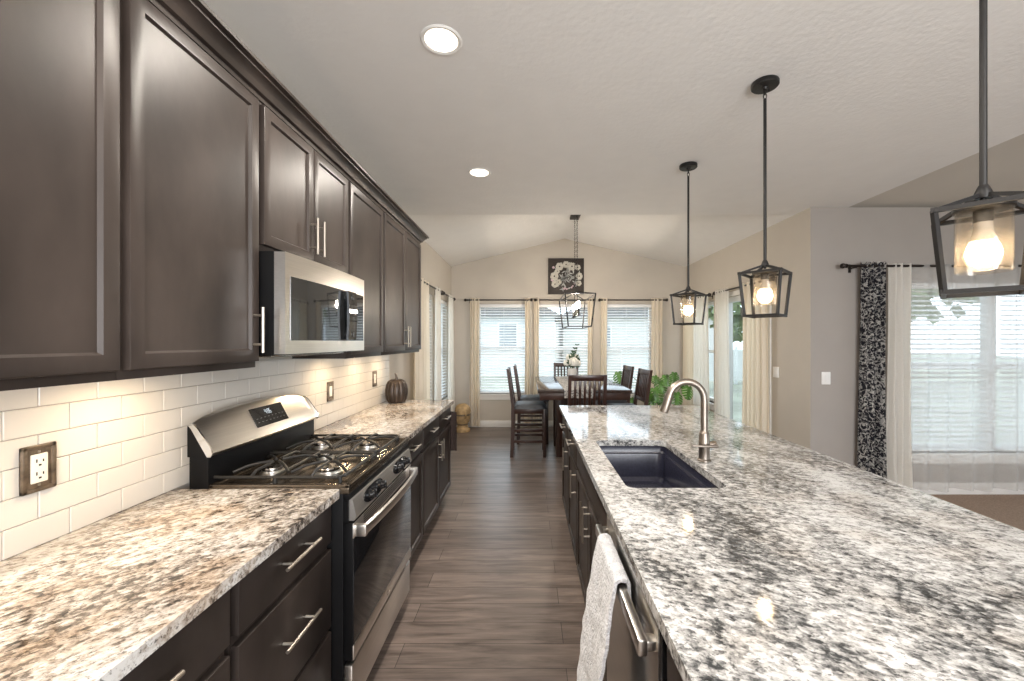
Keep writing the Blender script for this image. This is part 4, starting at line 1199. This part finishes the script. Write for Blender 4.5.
def chair():
    t = thing('counter_chair', 'x', 'chair', (0, 0, 0), 'slat-back counter chairs around the table')
    w, d = .205, .21
    for sx in (-1, 1):
        b = MB().tube([(sx*(w-.02), d-.02, .61), (sx*(w-.014), d-.012, 0)], .001, 4) if 0 else MB()
        b.bar((sx*(w-.02), d-.02, 0), (sx*(w-.02), d-.02, .615), .036, .036, .003); obj('leg', b, M['cherry'], t)
        b = MB()
        pr = [(-d-.035, 0), (-d+.008, 0), (-d+.020, .40), (-d+.022, .66), (-d-.050, 1.115), (-d-.082, 1.115), (-d-.020, .66), (-d-.022, .40)]
        b.prism(pr, 'X', sx*(w-.02)-.017, sx*(w-.02)+.017); obj('leg', b, M['cherry'], t)
    f = MB().box(-w+.035, w-.035, d-.034, d-.008, .55, .612, .002).box(-w+.035, w-.035, -d-.012, -d+.012, .55, .612, .002)
    for sx in (-1, 1): f.box(sx*(w-.02)-.012, sx*(w-.02)+.012, -d+.02, d-.038, .55, .612, .002)
    obj('seat_frame', f, M['cherry'], t)
    # cushion with a crowned top
    def cu(u, v):
        x = (u*2-1); y = (v*2-1)
        e = (1-abs(x)**6)*(1-abs(y)**6)
        return Vector((x*(w+.005), y*(d+.005)+.008, .614+.058*e**.5))
    c = MB().grid(16, 16, cu); 
    bm = c.b; bes = [e for e in bm.edges if e.is_boundary]
    bmesh.ops.holes_fill(bm, edges=bes, sides=0)
    obj('seat', c, M['leather'], t)
    s = MB()
    for sx in (-1, 1):
        for z in (.20, .34): s.box(sx*(w-.02)-.009, sx*(w-.02)+.009, -d+.0, d-.035, z-.016, z+.016, .002)
    for z, y in ((.23, d-.02), (.40, d-.02), (.30, -d-.006), (.44, -d-.004)): s.box(-w+.035, w-.035, y-.009, y+.009, z-.016, z+.016, .002)
    obj('stretcher', s, M['cherry'], t)
    def lean(z): return -d-.001-(z-.66)/.455*.065
    R = Matrix.Rotation(math.atan(.065/.455), 3, 'X')
    obj('top_rail', MB().obox((0, lean(1.082), 1.082), (2*w-.075, .024, .062), R, .004), M['cherry'], t)
    obj('lower_rail', MB().obox((0, lean(.745), .745), (2*w-.075, .022, .045), R, .003), M['cherry'], t)
    for k in range(6):
        x = -.127+k*.254/5
        obj('back_slat', MB().bar((x, lean(.76), .76), (x, lean(1.052), 1.052), .026, .012, .002), M['cherry'], t)
    return t
ch0 = chair()
ch0.location = (.616, 4.57, 0); ch0['label'] = 'dark slat-back counter chair at the near end of the table, back to camera'
dup(ch0, (.615, 6.50, 0), PI, 'dark slat-back counter chair at the far end of the table behind the vase')
dup(ch0, (.012, 5.39, 0), -PI/2, 'dark counter chair with charcoal seat on the left side, nearer the island')
dup(ch0, (.075, 6.05, 0), -PI/2, 'dark counter chair with charcoal seat on the left side, nearer the window')
dup(ch0, (1.195, 5.16, 0), PI/2+.09, 'dark counter chair on the right side of the table, nearer the faucet')
dup(ch0, (1.165, 5.90, 0), PI/2+.07, 'dark counter chair on the right side of the table, nearer the gable wall')

# runner over the table ends
def rn(s, t):
    L0 = .09; y0, y1 = 4.588, 6.372; tot = L0*2+(y1-y0); q = t*tot
    x = .40+.33*s
    if q < L0: return Vector((x+.004*math.sin(12*s), y0-.004, .923-(L0-q)))
    if q > tot-L0: return Vector((x, y1+.004, .923-(q-(tot-L0))))
    return Vector((x, y0+(q-L0), .9235))
obj('table_runner', MB().grid(8, 60, rn, .002), M['runner'], None, 'black and white patterned runner along the dining table', 'table runner')

# vase of roses
vx, vy, vz = .622, 5.88, .926
t = thing('flower_vase', 'white vase on the dining table runner holding cream roses', 'vase', (vx, vy, vz))
obj('vessel', MB().lathe([(0, vz), (.048, vz), (.055, vz+.02), (.066, vz+.10), (.064, vz+.135), (.056, vz+.150), (.058, vz+.158), (.053, vz+.158), (.050, vz+.148), (.058, vz+.13), (.05, vz+.02), (0, vz+.012)], (vx, vy, 0), 28, cap=False), M['ceramic'], t)
rng = random.Random(3)
b = MB()
heads = [(.015, -.05, .245, .082), (-.075, -.01, .23, .058), (.08, .0, .225, .055), (-.02, .04, .28, .06), (-.05, -.04, .31, .050), (.055, .03, .31, .055)]
for hx, hy, hz, _ in heads: b.tube([(vx+hx*.2, vy+hy*.2, vz+.04), (vx+hx*.6, vy+hy*.6, vz+.15), (vx+hx, vy+hy, vz+hz)], .0035, 6)
for k in range(4): b.tube([(vx, vy, vz+.05), (vx+.005*k, vy, vz+.25), (vx-.02+.03*k, vy-.01, vz+.34+.03*k)], .003, 6)
obj('stems', b, M['stem'], t)
for hx, hy, hz, r in heads:
    b = MB(); c = Vector((vx+hx, vy+hy, vz+hz))
    b.sphere(c, r*.55, (1, 1, 1), 12)
    for ring, (n, rad, tilt, sz) in enumerate(((4, .45, .25, .62), (6, .72, .55, .72), (7, .9, .95, .78))):
        for k in range(n):
            a = 2*PI*k/n+ring*.5
            d = Vector((math.cos(a)*math.sin(tilt+.3), math.sin(a)*math.sin(tilt+.3)-.25, math.cos(tilt+.3))).normalized()
            cc = c+d*r*rad*.75
            R = d.to_track_quat('Z', 'Y').to_matrix()
            def pet(u, v, R=R, cc=cc, sz=sz, r=r):
                x = (u*2-1); y = (v*2-1); L = (x*x+y*y)
                k2 = 1/max(1, L**.5)
                p = Vector((x*k2*sz*r, y*k2*sz*r, -.28*r*L*k2*k2))
                return cc+R @ p
            b.grid(5, 5, pet, .0012)
    obj('rose', b, M['petal'], t)
b = MB()
def leaf_blade(b, base, tip, w, curl=.1):
    base = Vector(base); tip = Vector(tip); d = tip-base; L = d.length; d.normalize()
    sd = d.cross(Vector((0, -1, .3))).normalized(); up = sd.cross(d)
    def f(u, v):
        x = u*2-1; t_ = v
        ww = w*math.sin(PI*min(1, t_**.75))**.8
        return base+d*(L*t_)+sd*(x*ww)+up*(-curl*L*t_*t_+abs(x)*ww*.25)
    b.grid(4, 6, f, .001)
for k in range(26):
    a = rng.uniform(0, 2*PI); z = rng.uniform(.17, .30); r0 = rng.uniform(.03, .08)
    p = Vector((vx+r0*math.cos(a), vy+r0*math.sin(a), vz+z)); q = p+Vector((math.cos(a)*.06, math.sin(a)*.05, rng.uniform(-.02, .06)))
    leaf_blade(b, p, q, rng.uniform(.012, .02))
for k in range(4):
    for j in range(5):
        p = Vector((vx-.02+.03*k*(j/4), vy-.01, vz+.26+j*(.02+.012*k)))
        for sg in (-1, 1): leaf_blade(b, p, p+Vector((sg*.035, rng.uniform(-.02, .02), .02)), .010)
obj('leaves', b, M['darkleaf'], t)

# monstera in a planter behind the right-hand chairs
mx, my = 2.08, 6.30
t = thing('monstera_plant', 'green monstera with split leaves in the corner behind the right-hand chairs', 'plant', (mx, my, 0))
obj('planter', MB().lathe([(0, 0), (.13, 0), (.14, .02), (.175, .32), (.180, .34), (.165, .34), (.160, .31), (.12, .29), (0, .29)], (mx, my, 0), 32, cap=False), M['pot'], t)
obj('soil', MB().lathe([(0, .31), (.155, .308), (.155, .295), (0, .292)], (mx, my, 0), 24), M['soil'], t)
def monstera_leaf(b, c, n, up, size):
    """heart-shaped blade cut by deep side splits, folded a little along its rib and drooping at the tip"""
    n = Vector(n).normalized(); up = Vector(up); up = (up-n*up.dot(n)).normalized(); sd = up.cross(n); c = Vector(c)
    def P(t, w):      # t 0 at the stalk .. 1 at the tip; w sideways
        y = size*(.50-1.12*t)
        return c+up*(y-abs(w)*.22)+sd*w+n*(abs(w)*.20-.9*abs(w)**2/size-.25*size*t*t)
    def wid(t): return size*.60*max(0, math.sin(PI*(.14+.86*t)**.72))**.62
    N = 5
    for sg in (-1, 1):
        # whole strip beside the rib
        K = 12
        ri = [(b.b.verts.new(P(k/K, 0)), b.b.verts.new(P(k/K, sg*min(size*.17, wid(k/K)*.4)))) for k in range(K+1)]
        for k in range(K): b.b.faces.new((ri[k][0], ri[k+1][0], ri[k+1][1], ri[k][1]))
        # lobes
        for k in range(N):
            t0, t1 = k/N*.94, (k+.80)/N*.94
            t2, t3 = t0+.05, t1+.05
            a0, a1 = min(size*.15, wid(t0)*.36), min(size*.15, wid(t1)*.36)
            w0, w1 = wid(t2), wid(t3)*.98
            rows = []
            for q in (0, .4, .75, 1):
                e = .10*(t1-t0) if q == 1 else 0
                rows.append((b.b.verts.new(P(t0+(t2-t0)*q+e, sg*(a0+(w0-a0)*q))), b.b.verts.new(P(t1+(t3-t1)*q-e*2, sg*(a1+(w1-a1)*q)))))
            for p_, q_ in zip(rows, rows[1:]): b.b.faces.new((p_[0], q_[0], q_[1], p_[1]))
    # lobes behind the stalk make the heart
    for sg in (-1, 1):
        V = [b.b.verts.new(P(0, 0)), b.b.verts.new(P(0, sg*size*.36)), b.b.verts.new(P(-.14, sg*size*.30)), b.b.verts.new(P(-.15, sg*size*.12))]
        b.b.faces.new(V)
fol = MB(); stm = MB()
def at(px, py, Y): return ((px-528.5)*Y/412, Y, 1.463-(py-341.5)*Y/412)
LV = [(at(619.5, 377.5, 6.32), .17, -.4), (at(655.5, 380, 6.2), .12, -.3), (at(666.5, 380.5, 6.1), .15, -.2), (at(675, 377.5, 6.25), .145, .15), (at(656, 395, 6.0), .19, -.35),
      (at(689, 392.5, 6.05), .18, .5), (at(677, 399, 6.0), .18, .1), (at(661, 387, 6.15), .17, -.3), (at(683, 384, 6.3), .12, .3), (at(651, 400, 6.1), .16, -.5), (at(632, 402, 6.32), .12, -.3), (at(664, 404, 6.1), .15, -.1)]
for ((lx, ly, lz), sz, dx) in LV:
    monstera_leaf(fol, (lx, ly, lz), (dx*.8, -1, .45), (dx*.5, .3, 1), sz)
    q = Vector((lx, ly+.01, lz+sz*.48))
    stm.tube([(mx+(lx-mx)*.08, my, .30), (mx+(lx-mx)*.45, my-.03, .30+(lz-.30)*.75), (mx+(lx-mx)*.85, (my+ly)/2, lz+sz*.55), q], .005, 6)
obj('foliage', fol, M['leaf'], t)
obj('stalk', stm, M['stem'], t)

# tan urn in the corner
ux, uy = -1.075, 6.72
t = thing('decorative_urn', 'tan rustic urn on the floor in the left corner of the nook', 'urn', (ux, uy, 0))
obj('vessel', MB().lathe([(0, 0), (.118, 0), (.122, .02), (.118, .045), (.088, .07), (.082, .10), (.090, .115), (.088, .13), (.112, .16), (.124, .21), (.122, .27), (.128, .33), (.118, .385), (.095, .42), (.060, .445), (0, .45)], (ux, uy, 0), 36), M['urn'], t)
obj('band', MB().lathe([(.092, .112), (.097, .117), (.097, .124), (.092, .129)], (ux, uy, 0), 36, cap=False).lathe([(.121, .262), (.131, .268), (.131, .284), (.122, .290)], (ux, uy, 0), 36, cap=False), M['bronze'], t)
obj('lug', MB().tube([(ux+.06, uy-.105, .33), (ux+.075, uy-.14, .30), (ux+.075, uy-.135, .25), (ux+.055, uy-.11, .225)], [.016, .014, .013, .016], 8), M['urn'], t)

# painted floral board over the middle window
px, pz, hs, yy = .640, 2.575, .305, BY-.001
t = thing('floral_sign', 'square dark board painted with a white flower wreath on the gable wall', 'wall art', (px, BY-.02, pz-hs))
obj('board', MB().box(px-hs, px+hs, yy-.028, yy, pz-hs, pz+hs, .003), M['canvas'], t)
fr = MB()
for q in ((px-hs, px+hs, pz+hs-.025, pz+hs), (px-hs, px+hs, pz-hs, pz-hs+.025), (px-hs, px-hs+.025, pz-hs, pz+hs), (px+hs-.025, px+hs, pz-hs, pz+hs)): fr.box(q[0], q[1], yy-.036, yy-.001, q[2], q[3], .003)
obj('frame', fr, M['canvas'], t)
rg = random.Random(11)
FL = [(-.11, .165, .070), (-.20, .0, .072), (-.19, -.135, .062), (.0, .20, .060), (.10, .165, .072), (.20, .15, .050), (.225, .0, .062), (.215, -.12, .05), (-.15, .085, .045), (-.13, -.10, .05)]
yf = yy-.0285
for (fx_, fz_, r) in FL:
    b = MB()
    n = 6
    for k in range(n):
        a = 2*PI*k/n+fx_*9
        c = (px+fx_+math.cos(a)*r*.52, yf-.002, pz+fz_+math.sin(a)*r*.52)
        b.sphere(c, r*.50, (1, .07, 1), 10)
    f_ = obj('painted_flower', b, M['floret'], t)
    obj('flower_center', MB().sphere((px+fx_, yf-.006, pz+fz_), r*.20, (1, .2, 1), 10), M['canvas'], f_)
b = MB()
for k in range(14):
    a = rg.uniform(PI*1.05, PI*1.95); r = rg.uniform(.19, .25)
    b.sphere((px+math.cos(a)*r, yf-.001, pz+math.sin(a)*r*.95), rg.uniform(.010, .022), (1, .12, 1), 8)
b.sphere((px-.215, yf-.001, pz+.15), .022, (1, .12, 1), 8)
obj('painted_bud', b, M['bud'], t)
b = MB()
for k in range(70):
    a = rg.uniform(0, 2*PI); r = rg.uniform(.02, .24); a2 = rg.uniform(0, 2*PI); l = .045
    c = Vector((px+math.cos(a)*r, yf-.0006, pz+math.sin(a)*r)); d = Vector((math.cos(a2), 0, math.sin(a2)))*l; s = Vector((-d.z, 0, d.x))*.28
    V = [c-d, c+s, c+d, c-s]; b.faces([v for v in V]+[v+Vector((0, .001, 0)) for v in V], [(0, 1, 2, 3), (4, 7, 6, 5), (0, 4, 5, 1), (1, 5, 6, 2), (2, 6, 7, 3), (3, 7, 4, 0)])
obj('painted_leaves', b, M['paintgrey'], t)
# ================================================================ OUTDOORS
struct('ground', MB().box(-60, 60, -40, 90, -.6, -.35), M['lawn'], 'wintry lawn outside the windows', 'lawn')
def house(label, x, y, w, d, h, m, wins):
    t = thing('neighbour_house', label, 'house', (x, y, -.35))
    obj('walls', MB().box(x-w/2, x+w/2, y-d/2, y+d/2, -.35, h), m, t)
    obj('roof', MB().prism([(x-w/2-.4, h-.1), (x+w/2+.4, h-.1), (x, h+w*.28)], 'Y', y-d/2-.4, y+d/2+.4), M['roofing'], t)
    for wx in wins:
        f = obj('window', MB().box(x+wx-.55, x+wx+.55, y-d/2-.04, y-d/2+.02, 1.0, 2.5), M['vinyl'], t)
        obj('pane', MB().box(x+wx-.46, x+wx+.46, y-d/2-.05, y-d/2-.03, 1.1, 2.4), M['dayglass'], f)
house('pale neighbouring house seen through the left gable window blind', -3.6, 26, 10, 8, 2.9, M['siding'], (-2.5, 0, 2.5))
house('tan neighbouring house seen through the right gable window blind', 7.2, 30, 10, 8, 3.1, M['siding_tan'], (-2.5, 1.5))
def tree(label, x, y, h, r, seed):
    t = thing('garden_tree', label, 'tree', (x, y, -.35), 'trees outside the windows')
    rd = random.Random(seed)
    b = MB().tube([(x, y, -.36), (x+.05, y, h*.3), (x, y+.05, h*.7)], [r*.10, r*.07, r*.03], 8)
    for k in range(6):
        a = rd.uniform(0, 2*PI); b.tube([(x, y, h*.3+k*h*.06), (x+math.cos(a)*r*.6, y+math.sin(a)*r*.6, h*.55+k*h*.06)], [r*.04, r*.015], 6)
    obj('trunk', b, M['bark'], t)
    b = MB()
    for k in range(420):
        v = Vector((rd.gauss(0, 1), rd.gauss(0, 1), rd.gauss(0, 1))).normalized()*(rd.uniform(.3, 1)**.6)
        p = Vector((x+v.x*r, y+v.y*r, h*.68+v.z*h*.34)); n = Vector((rd.gauss(0, 1), rd.gauss(0, 1), rd.gauss(0, 1))).normalized(); q = n.orthogonal().normalized(); s = n.cross(q); z_ = r*.16
        b.faces([p-q*z_, p-s*z_*.5, p+q*z_, p+s*z_*.5], [(0, 1, 2, 3)])
    obj('foliage', b, M['foliage'], t)
tree('leafy tree outside the sheer-curtained window on its left side', 7.2, 13.5, 4.2, 1.7, 1)
tree('leafy tree outside the sheer-curtained window on its right side', 11.6, 14.5, 4.8, 1.9, 2)
tree('leafy tree outside the sliding door', 8.5, 9.5, 5.0, 1.8, 3)
t = thing('garden_fence', 'white board fence across the lawn outside the wide window', 'fence', (8, 17.5, -.35))
obj('boards', MB().box(4.0, 16, 17.48, 17.52, -.2, 1.1), M['fence'], t)
for k in range(6): obj('post', MB().box(4.0+k*2.4-.06, 4.0+k*2.4+.06, 17.42, 17.58, -.36, 1.25, .01), M['fence'], t)
